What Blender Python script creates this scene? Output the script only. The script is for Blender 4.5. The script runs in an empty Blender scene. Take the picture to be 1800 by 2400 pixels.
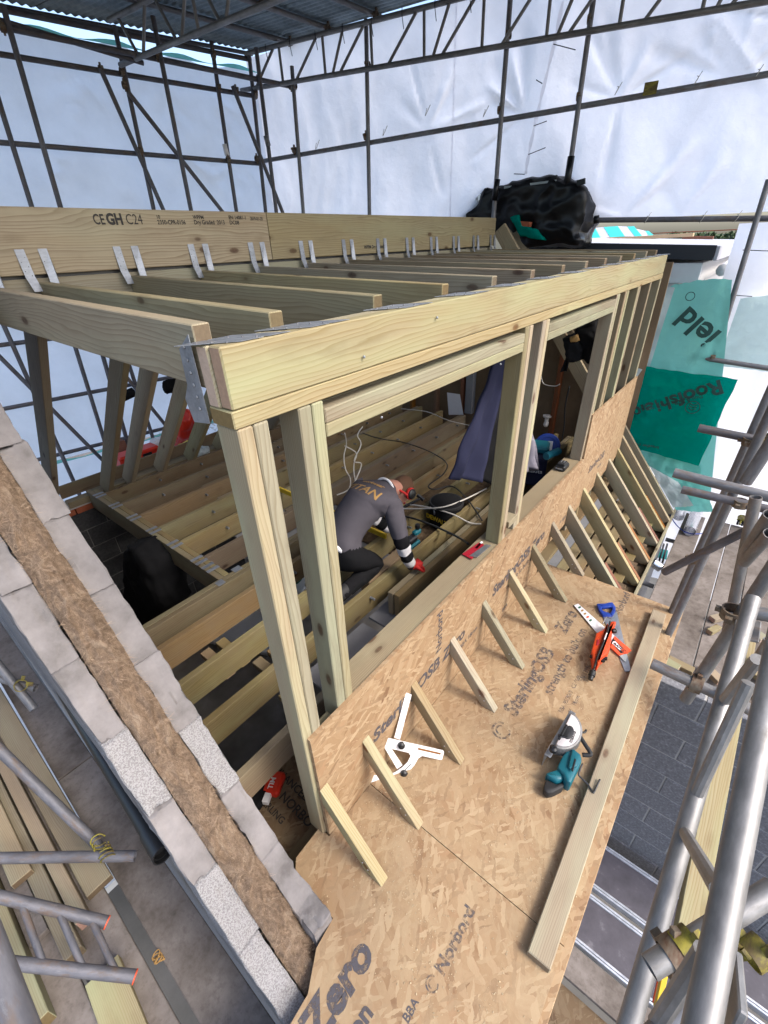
import bpy, bmesh, math, random
from mathutils import Vector, Matrix, noise
random.seed(7)
V = Vector
sc = bpy.context.scene
COL = sc.collection

# ---------------------------------------------------------------- camera
cam_d = bpy.data.cameras.new('camera')
cam = bpy.data.objects.new('camera', cam_d); COL.objects.link(cam)
cam_d.sensor_fit = 'VERTICAL'; cam_d.sensor_height = 24.0
cam_d.lens = 24.0 * 1041.13 / 2400.0
cam_d.clip_start = 0.02; cam_d.clip_end = 500
_R = ((0.6280105651775735, -0.7772190728868905, -0.0391566439597036),
      (-0.42197140427980817, -0.2978218672281244, -0.8562956670279723),
      (0.6538676196260763, 0.5542857098479047, -0.5149995027793064))
_m = Matrix((_R[0], [-v for v in _R[1]], [-v for v in _R[2]])).transposed().to_4x4()
_m.translation = (-0.49046, -0.96764, 2.45843)
cam.matrix_world = _m
sc.camera = cam

# ---------------------------------------------------------------- light
SUN_EL, SUN_AZ = 46.0, 170.0          # azimuth clockwise from +Y
w = bpy.data.worlds.new('World'); sc.world = w; w.use_nodes = True
nt = w.node_tree; nt.nodes.clear()
sky = nt.nodes.new('ShaderNodeTexSky'); sky.sky_type = 'NISHITA'; sky.sun_disc = False
sky.sun_elevation = math.radians(SUN_EL); sky.sun_rotation = math.radians(SUN_AZ)
sky.air_density = 1.0; sky.dust_density = 3.0; sky.ozone_density = 1.2
bg = nt.nodes.new('ShaderNodeBackground'); bg.inputs['Strength'].default_value = 0.14
wo = nt.nodes.new('ShaderNodeOutputWorld')
nt.links.new(sky.outputs[0], bg.inputs[0]); nt.links.new(bg.outputs[0], wo.inputs[0])
sun_d = bpy.data.lights.new('sun', 'SUN'); sun_d.energy = 1.15; sun_d.angle = math.radians(16)
sun_d.color = (1.0, 0.96, 0.9)
sun = bpy.data.objects.new('sun', sun_d); COL.objects.link(sun)
_e, _a = math.radians(SUN_EL), math.radians(SUN_AZ)
sdir = V((math.sin(_a)*math.cos(_e), math.cos(_a)*math.cos(_e), math.sin(_e)))
sun.rotation_euler = sdir.to_track_quat('Z', 'Y').to_euler()
vs = sc.view_settings
vs.view_transform = 'Standard'; vs.look = 'None'; vs.gamma = 1.0; vs.use_curve_mapping = False
vs.exposure = 1.62
sc.cycles.max_bounces = 8; sc.cycles.diffuse_bounces = 4; sc.cycles.transmission_bounces = 6
sc.cycles.transparent_max_bounces = 12

# ---------------------------------------------------------------- materials
class NT:
    def __init__(s, name):
        s.m = bpy.data.materials.new(name); s.m.use_nodes = True
        s.t = s.m.node_tree; s.t.nodes.clear()
        s.out = s.t.nodes.new('ShaderNodeOutputMaterial')
    def n(s, typ, **kw):
        nd = s.t.nodes.new(typ)
        for k, v in kw.items():
            if k.startswith('i_'):
                key = k[2:]
                key = int(key) if key.isdigit() else key.replace('_', ' ')
                if isinstance(v, bpy.types.NodeSocket): s.t.links.new(v, nd.inputs[key])
                else: nd.inputs[key].default_value = v
            else: setattr(nd, k, v)
        return nd
    def l(s, a, b): s.t.links.new(a, b)
    def ramp(s, fac, stops, interp='LINEAR'):
        r = s.n('ShaderNodeValToRGB'); r.color_ramp.interpolation = interp
        el = r.color_ramp.elements
        while len(el) < len(stops): el.new(0.5)
        for e, (p, c) in zip(el, stops):
            e.position = p; e.color = (c[0], c[1], c[2], 1) if not isinstance(c, (int, float)) else (c, c, c, 1)
        s.l(fac, r.inputs[0]); return r.outputs[0]
    def mix(s, f, a, b, mode='MIX'):
        x = s.n('ShaderNodeMix', data_type='RGBA', blend_type=mode)
        for sock, v in ((x.inputs[0], f), (x.inputs[6], a), (x.inputs[7], b)):
            if isinstance(v, bpy.types.NodeSocket): s.l(v, sock)
            elif isinstance(v, (int, float)): sock.default_value = v
            else: sock.default_value = (v[0], v[1], v[2], 1)
        return x.outputs[2]
    def math(s, op, a, b=0.0, c=0.0):
        x = s.n('ShaderNodeMath', operation=op)
        for k, v in enumerate((a, b, c)):
            if isinstance(v, bpy.types.NodeSocket): s.l(v, x.inputs[k])
            else: x.inputs[k].default_value = v
        return x.outputs[0]
    def coords(s, scale=(1, 1, 1), rnd=True, rot=(0, 0, 0)):
        tc = s.n('ShaderNodeTexCoord'); src = tc.outputs['Object']
        if rnd:
            oi = s.n('ShaderNodeObjectInfo')
            cx = s.n('ShaderNodeCombineXYZ')
            s.l(s.math('MULTIPLY', oi.outputs['Random'], 37.0), cx.inputs[0])
            s.l(s.math('MULTIPLY', oi.outputs['Random'], 11.3), cx.inputs[1])
            s.l(s.math('MULTIPLY', oi.outputs['Random'], 5.7), cx.inputs[2])
            va = s.n('ShaderNodeVectorMath', operation='ADD'); s.l(src, va.inputs[0]); s.l(cx.outputs[0], va.inputs[1])
            src = va.outputs[0]
        mp = s.n('ShaderNodeMapping'); mp.inputs['Scale'].default_value = scale; mp.inputs['Rotation'].default_value = rot
        s.l(src, mp.inputs[0]); return mp.outputs[0]
    def noise(s, vec, scale, detail=4, rough=0.55, out=0, dist=0.0):
        x = s.n('ShaderNodeTexNoise'); s.l(vec, x.inputs['Vector'])
        x.inputs['Scale'].default_value = scale; x.inputs['Detail'].default_value = detail
        x.inputs['Roughness'].default_value = rough; x.inputs['Distortion'].default_value = dist
        return x.outputs[out]
    def bump(s, h, strength=0.3, dist=0.01):
        b = s.n('ShaderNodeBump'); b.inputs['Strength'].default_value = strength; b.inputs['Distance'].default_value = dist
        s.l(h, b.inputs['Height']); return b.outputs[0]
    def done(s, color, rough=0.6, metal=0.0, normal=None, spec=None, extra=None):
        p = s.n('ShaderNodeBsdfPrincipled')
        for sock, v in ((p.inputs['Base Color'], color), (p.inputs['Roughness'], rough), (p.inputs['Metallic'], metal)):
            if isinstance(v, bpy.types.NodeSocket): s.l(v, sock)
            elif isinstance(v, (int, float)): sock.default_value = v
            else: sock.default_value = (v[0], v[1], v[2], 1)
        if spec is not None: p.inputs['Specular IOR Level'].default_value = spec
        if normal is not None: s.l(normal, p.inputs['Normal'])
        s.bsdf = p
        s.l(p.outputs[0], s.out.inputs[0]); return s.m

def mat_wood(name, light, dark, knot, end, green=0.25, dirt=0.0):
    s = NT(name)
    v = s.coords((1, 1, 1))
    big = s.noise(s.coords((0.7, 6, 6)), 1.6, 3)
    # growth rings stretched along the length, bent by noise
    vd = s.n('ShaderNodeVectorMath', operation='ADD')
    nz = s.n('ShaderNodeTexNoise'); s.l(s.coords((1.3, 9, 9)), nz.inputs['Vector']); nz.inputs['Scale'].default_value = 1.1; nz.inputs['Detail'].default_value = 2
    sc_ = s.n('ShaderNodeVectorMath', operation='SCALE'); s.l(nz.outputs['Color'], sc_.inputs[0]); sc_.inputs['Scale'].default_value = 0.045
    s.l(v, vd.inputs[0]); s.l(sc_.outputs[0], vd.inputs[1])
    vm = s.n('ShaderNodeMapping'); vm.inputs['Scale'].default_value = (0.10, 1, 1); s.l(vd.outputs[0], vm.inputs[0])
    wv = s.n('ShaderNodeTexWave', wave_type='RINGS', rings_direction='X', wave_profile='SAW')
    s.l(vm.outputs[0], wv.inputs[0]); wv.inputs['Scale'].default_value = 46; wv.inputs['Distortion'].default_value = 1.8
    wv.inputs['Detail'].default_value = 2; wv.inputs['Detail Scale'].default_value = 1.2
    fine = s.noise(s.coords((3, 160, 160)), 1.0, 2)
    g = s.ramp(wv.outputs[1], [(0.0, light), (0.55, [0.86*c for c in light]), (0.93, dark), (1.0, [0.9*c for c in light])])
    g = s.mix(s.math('MULTIPLY', fine, 0.5), g, dark)
    g = s.mix(s.ramp(big, [(0.35, 0.0), (0.7, 0.55)]), g, [0.8*light[0], 0.72*light[1], 0.6*light[2]])
    # preservative tint in streaks
    tint = s.noise(s.coords((0.6, 3.5, 3.5)), 1.3, 3)
    g = s.mix(s.ramp(tint, [(0.48, 0.0), (0.72, green)]), g, (0.36, 0.40, 0.24), 'MIX')
    # knots
    vo = s.n('ShaderNodeTexVoronoi'); s.l(s.coords((4.2, 9.5, 9.5)), vo.inputs['Vector']); vo.inputs['Scale'].default_value = 1.0
    sk = s.n('ShaderNodeSeparateColor'); s.l(vo.outputs['Color'], sk.inputs[0])
    kd = s.math('ADD', vo.outputs['Distance'], s.math('MULTIPLY', s.math('GREATER_THAN', 0.55, sk.outputs[0]), 1.0))
    kn = s.ramp(kd, [(0.06, 1.0), (0.125, 0.8), (0.16, 0.25), (0.30, 0.0)])
    kcol = s.mix(s.ramp(s.noise(v, 60, 2), [(0.3, 0.0), (0.7, 1.0)]), knot, [0.55*c for c in knot])
    g = s.mix(kn, g, kcol)
    st_ = s.noise(s.coords((1.1, 5, 5)), 2.3, 8, 0.7)
    g = s.mix(s.ramp(st_, [(0.52, 0.0), (0.75, 0.55)]), g, [0.55*light[0], 0.5*light[1], 0.45*light[2]])
    # sawn ends
    tc = s.n('ShaderNodeTexCoord'); sx = s.n('ShaderNodeSeparateXYZ'); s.l(tc.outputs['Normal'], sx.inputs[0])
    e = s.ramp(s.math('ABSOLUTE', sx.outputs[0]), [(0.75, 0.0), (0.9, 1.0)])
    endc = s.mix(s.noise(v, 90, 4), end, [0.6*c for c in end])
    g = s.mix(e, g, endc)
    # per piece shade
    oi = s.n('ShaderNodeObjectInfo')
    hs = s.n('ShaderNodeHueSaturation'); s.l(g, hs.inputs['Color'])
    s.l(s.math('MULTIPLY_ADD', oi.outputs['Random'], 0.42, 0.76), hs.inputs['Value'])
    s.l(s.math('MULTIPLY_ADD', s.math('FRACT', s.math('MULTIPLY', oi.outputs['Random'], 29.0)), 0.035, 0.485), hs.inputs['Hue'])
    s.l(s.math('MULTIPLY_ADD', s.math('FRACT', s.math('MULTIPLY', oi.outputs['Random'], 17.0)), 0.4, 0.75), hs.inputs['Saturation'])
    col = hs.outputs[0]
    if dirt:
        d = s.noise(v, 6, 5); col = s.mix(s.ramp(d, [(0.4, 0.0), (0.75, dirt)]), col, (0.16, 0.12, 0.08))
    h = s.math('ADD', s.math('MULTIPLY', fine, 0.5), s.math('MULTIPLY', wv.outputs[1], 0.3))
    return s.done(col, 0.75, 0, s.bump(h, 0.18, 0.002), 0.25)

M = {}
def mat_board():
    s = NT('scaffold_board_timber'); v = s.coords((0.5, 3, 3)); v1 = s.coords()
    n1 = s.noise(v1, 3.2, 9, 0.7); n2 = s.noise(s.coords((1.5, 60, 60)), 1.2, 4); n3 = s.noise(v1, 26, 7, 0.7)
    c = s.ramp(n1, [(0.30, (0.05, 0.040, 0.034)), (0.43, (0.12, 0.102, 0.09)), (0.56, (0.175, 0.152, 0.138)), (0.72, (0.24, 0.21, 0.195))])
    c = s.mix(s.ramp(n3, [(0.50, 0.0), (0.70, 0.6)]), c, (0.07, 0.056, 0.047))
    c = s.mix(s.math('MULTIPLY', n2, 0.30), c, (0.16, 0.135, 0.115))
    oi = s.n('ShaderNodeObjectInfo'); hs = s.n('ShaderNodeHueSaturation'); s.l(c, hs.inputs['Color']); s.l(s.math('MULTIPLY_ADD', oi.outputs['Random'], 0.4, 0.8), hs.inputs['Value'])
    return s.done(hs.outputs[0], 0.85, 0, s.bump(s.math('ADD', s.math('MULTIPLY', n2, 0.4), n3), 0.3, 0.004), 0.2)
M['wood'] = mat_wood('treated_softwood', (0.325, 0.277, 0.175), (0.19, 0.14, 0.075), (0.13, 0.07, 0.03), (0.22, 0.155, 0.075), 0.5)
M['wood_pale'] = mat_wood('pale_softwood', (0.36, 0.305, 0.203), (0.225, 0.165, 0.092), (0.16, 0.08, 0.035), (0.52, 0.33, 0.24), 0.5)
M['wood_grey'] = mat_wood('weathered_softwood', (0.335, 0.275, 0.165), (0.19, 0.14, 0.075), (0.11, 0.06, 0.028), (0.16, 0.11, 0.055), 0.25, 0.2)
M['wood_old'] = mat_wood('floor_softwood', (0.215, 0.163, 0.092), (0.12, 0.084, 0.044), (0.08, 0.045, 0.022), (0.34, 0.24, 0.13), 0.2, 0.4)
M['wood_red'] = mat_wood('old_rafter_pine', (0.24, 0.085, 0.03), (0.13, 0.045, 0.018), (0.06, 0.02, 0.01), (0.22, 0.09, 0.04), 0.0)
M['board'] = mat_board()

def mat_osb(name, dust=0.0, dark=1.0):
    s = NT(name)
    v0 = s.coords((1, 1, 1), True)
    wob = s.n('ShaderNodeTexNoise'); s.l(v0, wob.inputs['Vector']); wob.inputs['Scale'].default_value = 22; wob.inputs['Detail'].default_value = 3
    sub = s.n('ShaderNodeVectorMath', operation='SCALE'); s.l(wob.outputs['Color'], sub.inputs[0]); sub.inputs['Scale'].default_value = 0.030
    ad = s.n('ShaderNodeVectorMath', operation='ADD'); s.l(v0, ad.inputs[0]); s.l(sub.outputs[0], ad.inputs[1])
    cols, sel, hts = [], [], []
    for k, ang in enumerate((0.15, 1.15, -0.75, 2.2)):
        mp = s.n('ShaderNodeMapping'); mp.vector_type = 'POINT'
        mp.inputs['Rotation'].default_value = (0, 0, ang)
        mp.inputs['Location'].default_value = (k*3.1, k*1.7, 0)
        s.l(ad.outputs[0], mp.inputs[0])
        mp2 = s.n('ShaderNodeMapping'); mp2.inputs['Scale'].default_value = (9, 27, 20); s.l(mp.outputs[0], mp2.inputs[0])
        vo = s.n('ShaderNodeTexVoronoi'); s.l(mp2.outputs[0], vo.inputs['Vector']); vo.inputs['Scale'].default_value = 1.0
        sp = s.n('ShaderNodeSeparateColor'); s.l(vo.outputs['Color'], sp.inputs[0])
        c = s.ramp(sp.outputs[0], [(0.0, (0.325, 0.222, 0.128)), (0.35, (0.275, 0.182, 0.10)), (0.62, (0.37, 0.268, 0.162)), (0.80, (0.21, 0.122, 0.062)), (0.92, (0.325, 0.208, 0.118)), (1.0, (0.12, 0.058, 0.03))])
        # grain inside each flake
        gm = s.n('ShaderNodeMapping'); gm.inputs['Scale'].default_value = (8, 260, 40); s.l(mp.outputs[0], gm.inputs[0])
        gr = s.noise(gm.outputs[0], 1.0, 3)
        c = s.mix(s.math('MULTIPLY', gr, 0.48), c, (0.24, 0.135, 0.065))
        cols.append(c); sel.append(sp.outputs[1]); hts.append(sp.outputs[2])
    c, h = cols[0], hts[0]
    for k, th in ((1, 0.52), (2, 0.55), (3, 0.66)):
        f = s.math('GREATER_THAN', sel[k], th)
        c = s.mix(f, c, cols[k])
        hm = s.n('ShaderNodeMix', data_type='FLOAT'); s.l(f, hm.inputs[0]); s.l(h, hm.inputs[2]); s.l(hts[k], hm.inputs[3]); h = hm.outputs[0]
    for ang, sx_, th in ((0.6, (17, 75, 30), 0.74), (-0.4, (15, 60, 30), 0.78)):
        mp = s.n('ShaderNodeMapping'); mp.inputs['Rotation'].default_value = (0, 0, ang); mp.inputs['Location'].default_value = (ang*9, 2.2, 0); s.l(ad.outputs[0], mp.inputs[0])
        mp2 = s.n('ShaderNodeMapping'); mp2.inputs['Scale'].default_value = sx_; s.l(mp.outputs[0], mp2.inputs[0])
        vo = s.n('ShaderNodeTexVoronoi'); s.l(mp2.outputs[0], vo.inputs['Vector']); vo.inputs['Scale'].default_value = 1.0
        sp = s.n('ShaderNodeSeparateColor'); s.l(vo.outputs['Color'], sp.inputs[0])
        c2 = s.ramp(sp.outputs[0], [(0.0, (0.19, 0.112, 0.06)), (0.4, (0.33, 0.235, 0.138)), (0.75, (0.40, 0.295, 0.18)), (1.0, (0.24, 0.148, 0.08))])
        f = s.math('MULTIPLY', s.math('GREATER_THAN', sp.outputs[1], th), 0.8); c = s.mix(f, c, c2)
    mac = s.noise(v0, 2.2, 3)
    c = s.mix(s.ramp(mac, [(0.35, 0.0), (0.7, 0.35)]), c, (0.27, 0.178, 0.10))
    if dust:
        dn = s.noise(v0, 3.2, 9, 0.72); dn2 = s.noise(v0, 55, 6, 0.75)
        dm = s.math('MULTIPLY', s.ramp(dn, [(0.42, 0.0), (0.66, dust)]), s.ramp(dn2, [(0.3, 0.35), (0.62, 1.0)]))
        c = s.mix(dm, c, (0.37, 0.278, 0.165))
        h = s.math('ADD', s.math('MULTIPLY', h, 0.6), s.math('MULTIPLY', dn2, s.math('MULTIPLY', dm, 1.2)))
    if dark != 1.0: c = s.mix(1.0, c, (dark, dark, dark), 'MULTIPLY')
    return s.done(c, 0.7, 0, s.bump(h, 0.35, 0.0022), 0.3)
M['osb'] = mat_osb('oriented_strand_board')
M['osb_dust'] = mat_osb('oriented_strand_board_dusty', 0.75)
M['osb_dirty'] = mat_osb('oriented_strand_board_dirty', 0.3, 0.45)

def mat_rough(name, stops, scale=8, bscale=60, bs=0.4, rough=0.9, bd=0.004, spec=0.2, metal=0.0):
    s = NT(name); v = s.coords()
    n1 = s.noise(v, scale, 8, 0.6); n2 = s.noise(v, bscale, 5, 0.6)
    c = s.ramp(n1, stops)
    c = s.mix(s.math('MULTIPLY', n2, 0.35), c, [0.7*x for x in stops[0][1]])
    return s.done(c, rough, metal, s.bump(n2, bs, bd), spec)
M['mortar'] = mat_rough('mortar_slurry', [(0.30, (0.11, 0.10, 0.097)), (0.42, (0.165, 0.152, 0.149)), (0.55, (0.205, 0.189, 0.187)), (0.72, (0.25, 0.23, 0.226))], 7, 55, 0.5, 0.8)
M['aggregate'] = mat_rough('cut_concrete_block', [(0.3, (0.15, 0.14, 0.14)), (0.48, (0.23, 0.22, 0.22)), (0.57, (0.36, 0.35, 0.35)), (0.7, (0.19, 0.18, 0.18))], 190, 320, 0.9, 0.9, 0.004)
M['block_dark'] = mat_rough('dark_concrete_block', [(0.3, (0.11, 0.11, 0.12)), (0.55, (0.19, 0.19, 0.205)), (0.72, (0.33, 0.33, 0.35))], 60, 150, 0.8, 0.55, 0.004, 0.55)
M['block_core'] = mat_rough('shaded_block', [(0.3, (0.03, 0.03, 0.032)), (0.7, (0.06, 0.06, 0.062))], 40, 110, 0.5, 0.9)  # block with the shade of the stair opening put into its colour
M['joint'] = mat_rough('mortar_joint', [(0.3, (0.34, 0.32, 0.30)), (0.7, (0.46, 0.44, 0.42))], 20, 80, 0.4)
M['joint_in'] = mat_rough('shaded_mortar_joint', [(0.3, (0.10, 0.098, 0.095)), (0.7, (0.14, 0.135, 0.13))], 20, 80, 0.4)  # joint darkened to match the shaded block, shade put into the colour
M['brick'] = mat_rough('red_brick', [(0.3, (0.25, 0.07, 0.035)), (0.7, (0.36, 0.11, 0.055))], 14, 70, 0.4)
M['pale'] = mat_rough('pale_lit_slab', [(0.3, (0.5, 0.49, 0.47)), (0.7, (0.62, 0.61, 0.58))], 1.5, 20, 0.3)
M['ground'] = mat_rough('ground', [(0.3, (0.10, 0.095, 0.085)), (0.7, (0.15, 0.14, 0.13))], 1.5, 20, 0.3)
M['dirtfloor'] = mat_rough('dusty_floor', [(0.3, (0.14, 0.12, 0.10)), (0.6, (0.24, 0.22, 0.2)), (0.75, (0.36, 0.34, 0.33))], 2.5, 40, 0.3)
M['plaster'] = mat_rough('bare_plasterboard', [(0.3, (0.17, 0.118, 0.07)), (0.7, (0.23, 0.162, 0.10))], 3, 40, 0.1)
M['greyboard'] = mat_rough('grey_plasterboard', [(0.3, (0.19, 0.19, 0.20)), (0.7, (0.25, 0.25, 0.26))], 3, 40, 0.1)
M['greypaint'] = mat_rough('grey_roof_felt', [(0.3, (0.42, 0.42, 0.46)), (0.7, (0.52, 0.52, 0.56))], 3, 60, 0.1)
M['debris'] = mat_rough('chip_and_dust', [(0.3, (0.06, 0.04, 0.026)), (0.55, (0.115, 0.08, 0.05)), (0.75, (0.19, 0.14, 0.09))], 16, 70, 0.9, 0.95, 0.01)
M['dark_ply'] = mat_rough('phenolic_deck_ply', [(0.3, (0.055, 0.05, 0.062)), (0.6, (0.085, 0.078, 0.095)), (0.72, (0.17, 0.16, 0.18))], 9, 90, 0.2, 0.6, 0.002, 0.45)

def mat_metal(name, a, b, rough=0.42, rust=0.0, rustcol=(0.13, 0.06, 0.03), sc1=14, metal=0.85):
    s = NT(name); v = s.coords((1, 3, 3)); n1 = s.noise(v, sc1, 7, 0.65); n2 = s.noise(s.coords((0.6, 14, 14)), 6, 4)
    c = s.ramp(n1, [(0.3, a), (0.7, b)]); c = s.mix(s.math('MULTIPLY', n2, 0.4), c, a)
    r = s.math('MULTIPLY_ADD', n1, 0.25, rough - 0.1); mt = metal
    if rust:
        rm = s.ramp(s.noise(v, 9, 8, 0.7), [(0.62 - rust*0.3, 0.0), (0.75 - rust*0.25, 1.0)])
        c = s.mix(rm, c, rustcol); mt = s.math('MULTIPLY_ADD', rm, -metal, metal)
    sp_ = s.ramp(s.noise(s.coords((0.7, 1.6, 1.6)), 22, 8, 0.75), [(0.60, 0.0), (0.70, 0.55)])
    c = s.mix(sp_, c, [0.5*(x + 0.30) for x in b]) if rust else c
    dk = s.ramp(s.noise(v, 3.0, 6, 0.7), [(0.35, 0.55), (0.6, 0.0)])
    c = s.mix(dk, c, [0.45*x for x in a])
    return s.done(c, r, mt, s.bump(n1, 0.12, 0.002), 0.4)
M['tube'] = mat_metal('galvanised_tube', (0.15, 0.15, 0.16), (0.26, 0.26, 0.27), 0.5, 0.35, (0.14, 0.105, 0.085), metal=0.35)
M['tube_dark'] = mat_metal('weathered_tube', (0.10, 0.10, 0.115), (0.19, 0.185, 0.20), 0.6, 0.4, (0.12, 0.085, 0.065), metal=0.35)
M['alu'] = mat_metal('aluminium', (0.20, 0.195, 0.192), (0.36, 0.352, 0.345), 0.48, 0.2, (0.17, 0.155, 0.14), metal=0.55)
M['tube_bright'] = mat_metal('bright_steel_tube', (0.18, 0.175, 0.172), (0.32, 0.31, 0.305), 0.48, 0.4, (0.17, 0.125, 0.10), metal=0.5)
M['alu_edge'] = mat_metal('bright_aluminium_edge', (0.55, 0.57, 0.62), (0.72, 0.74, 0.80), 0.35, metal=0.5)
M['galv'] = mat_metal('galvanised_sheet', (0.24, 0.255, 0.28), (0.36, 0.38, 0.41), 0.45, metal=0.6, sc1=40)
M['clamp'] = mat_metal('rusty_clamp', (0.16, 0.13, 0.10), (0.28, 0.23, 0.16), 0.6, 0.6, (0.10, 0.045, 0.02), metal=0.4)
M['clamp_y'] = mat_metal('yellow_painted_clamp', (0.22, 0.185, 0.02), (0.33, 0.285, 0.035), 0.6, 0.75, (0.09, 0.06, 0.025), 40, metal=0.0)
M['corr'] = mat_metal('corrugated_steel', (0.20, 0.25, 0.28), (0.30, 0.36, 0.39), 0.5, metal=0.35, sc1=5)
M['steel'] = mat_metal('saw_steel', (0.42, 0.43, 0.45), (0.55, 0.56, 0.58), 0.3, metal=0.8, sc1=30)
M['darksteel'] = mat_metal('dark_steel', (0.05, 0.05, 0.052), (0.09, 0.09, 0.095), 0.4, metal=0.5, sc1=30)
M['foil'] = mat_metal('foil_duct', (0.6, 0.6, 0.62), (0.8, 0.8, 0.82), 0.25, metal=0.95, sc1=60)

def plain(name, c, rough=0.5, spec=0.4, var=0.25, bs=0.05, scale=25, metal=0.0):
    s = NT(name); v = s.coords(); n = s.noise(v, scale, 5, 0.6)
    col = s.mix(s.math('MULTIPLY', n, var*2), c, [0.6*x for x in c])
    return s.done(col, rough, metal, s.bump(n, bs, 0.003), spec)
M['black'] = plain('black_plastic', (0.012, 0.012, 0.013), 0.4)
M['blackrubber'] = plain('black_rubber', (0.02, 0.02, 0.021), 0.65)
M['poly_black'] = plain('black_polythene', (0.005, 0.005, 0.006), 0.36, 0.30, 0.2, 0.2, 8)
M['teal'] = plain('teal_tool_plastic', (0.008, 0.115, 0.15), 0.45)
M['orange'] = plain('orange_tool_plastic', (0.62, 0.06, 0.012), 0.45)
M['orange_card'] = plain('orange_card', (0.70, 0.09, 0.03), 0.6)
M['blue'] = plain('blue_plastic', (0.012, 0.045, 0.30), 0.4)
M['white'] = plain('white_plastic', (0.74, 0.72, 0.71), 0.45, 0.4, 0.12)
M['whitepaint'] = plain('white_paint', (0.72, 0.71, 0.72), 0.5, 0.4, 0.12)
M['offwhite'] = plain('stained_white', (0.60, 0.56, 0.55), 0.6, 0.4, 0.3, 0.05, 6)
M['red'] = plain('red_fabric', (0.42, 0.012, 0.010), 0.75)
M['redcard'] = plain('red_card', (0.30, 0.008, 0.02), 0.5)
M['redplastic'] = plain('red_plastic', (0.60, 0.03, 0.012), 0.4)
M['yellow'] = plain('yellow_paint', (0.60, 0.40, 0.02), 0.45)
M['greyshirt'] = plain('charcoal_cotton', (0.075, 0.068, 0.078), 0.9, 0.1, 0.2, 0.3, 40)
M['blackcloth'] = plain('black_cloth', (0.010, 0.010, 0.011), 0.9, 0.1, 0.2, 0.3, 40)
M['navy'] = plain('navy_cloth', (0.022, 0.024, 0.052), 0.9, 0.15, 0.3, 0.3, 12)
M['lilac'] = plain('pale_grey_cloth', (0.28, 0.26, 0.30), 0.9, 0.1, 0.3, 0.3, 12)
M['whitecloth'] = plain('white_cotton', (0.62, 0.60, 0.60), 0.9, 0.1, 0.15, 0.3, 30)
M['skin'] = plain('skin', (0.40, 0.19, 0.135), 0.55, 0.4, 0.15, 0.1, 40)
M['hair'] = plain('cropped_hair', (0.10, 0.052, 0.03), 0.8, 0.2, 0.4, 0.5, 120)
M['print_tan'] = plain('tan_print', (0.33, 0.19, 0.06), 0.8)
M['bin_green'] = plain('green_plastic', (0.012, 0.10, 0.05), 0.5)
M['cable_w'] = plain('white_cable', (0.55, 0.52, 0.47), 0.5)
M['cable_b'] = plain('black_cable', (0.02, 0.02, 0.02), 0.5)
M['grey_fascia'] = plain('dark_grey_fascia', (0.022, 0.025, 0.032), 0.5)
M['cyanmem'] = plain('turquoise_membrane', (0.03, 0.50, 0.46), 0.6)
M['leaf'] = plain('hedge_leaf', (0.05, 0.09, 0.025), 0.6, 0.3, 0.5, 0.2, 9)
M['reedleaf'] = plain('dry_grass', (0.32, 0.27, 0.13), 0.8)
M['paleboard'] = plain('pale_sawn_timber', (0.55, 0.38, 0.22), 0.7)
M['sawdust'] = plain('sawdust', (0.46, 0.36, 0.23), 0.9, 0.1, 0.3)
M['lamp'] = plain('white_bakelite', (0.75, 0.73, 0.70), 0.35)

def mat_ink(name, c=(0.045, 0.045, 0.06), wear=0.45, scale=38):
    s = NT(name); v = s.coords(rnd=False)
    p = s.n('ShaderNodeBsdfPrincipled'); p.inputs['Base Color'].default_value = (*c, 1); p.inputs['Roughness'].default_value = 0.7
    t = s.n('ShaderNodeBsdfTransparent')
    n = s.noise(v, scale, 6, 0.75)
    f = s.ramp(n, [(wear - 0.10, 0.0), (wear + 0.08, 0.92)])
    mx = s.n('ShaderNodeMixShader'); s.l(f, mx.inputs[0]); s.l(t.outputs[0], mx.inputs[1]); s.l(p.outputs[0], mx.inputs[2])
    s.l(mx.outputs[0], s.out.inputs[0]); return s.m
M['ink'] = mat_ink('worn_ink', (0.085, 0.075, 0.08), 0.51)
M['ink_solid'] = mat_ink('fresh_ink', (0.07, 0.065, 0.075), 0.43)
M['ink_mem'] = mat_ink('membrane_ink', (0.01, 0.05, 0.045), 0.25)
M['ink_black'] = mat_ink('timber_stamp_ink', (0.02, 0.017, 0.015), 0.36, 120)

def mat_sheet(name, col, trans, mixf=0.5, nscale=3.0):
    s = NT(name); v = s.coords(rnd=False)
    n = s.noise(v, nscale, 6, 0.6); nf = s.noise(s.coords((1, 1, 9), False), 28, 3)
    c = s.mix(s.ramp(n, [(0.35, 0.0), (0.7, 1.0)]), col, [0.92*x for x in col])
    b = s.bump(s.math('ADD', n, s.math('MULTIPLY', nf, 0.08)), 0.35, 0.05)
    d = s.n('ShaderNodeBsdfDiffuse'); s.l(c, d.inputs[0]); s.l(b, d.inputs['Normal'])
    t = s.n('ShaderNodeBsdfTranslucent'); s.l(b, t.inputs['Normal'])
    ct = s.mix(s.ramp(n, [(0.35, 0.0), (0.7, 1.0)]), trans, [0.90*x for x in trans]); s.l(ct, t.inputs[0])
    mx = s.n('ShaderNodeMixShader'); mx.inputs[0].default_value = mixf
    s.l(d.outputs[0], mx.inputs[1]); s.l(t.outputs[0], mx.inputs[2])
    s.l(mx.outputs[0], s.out.inputs[0]); return s.m
M['sheet'] = mat_sheet('white_scaffold_sheeting', (0.88, 0.88, 0.90), (0.97, 0.96, 1.0), 0.74)
M['membrane'] = mat_sheet('green_breather_membrane', (0.0, 0.24, 0.185), (0.0, 0.34, 0.27), 0.4, 5)
M['membrane_pale'] = mat_sheet('pale_green_membrane', (0.20, 0.56, 0.50), (0.25, 0.64, 0.57), 0.45, 4)
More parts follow.
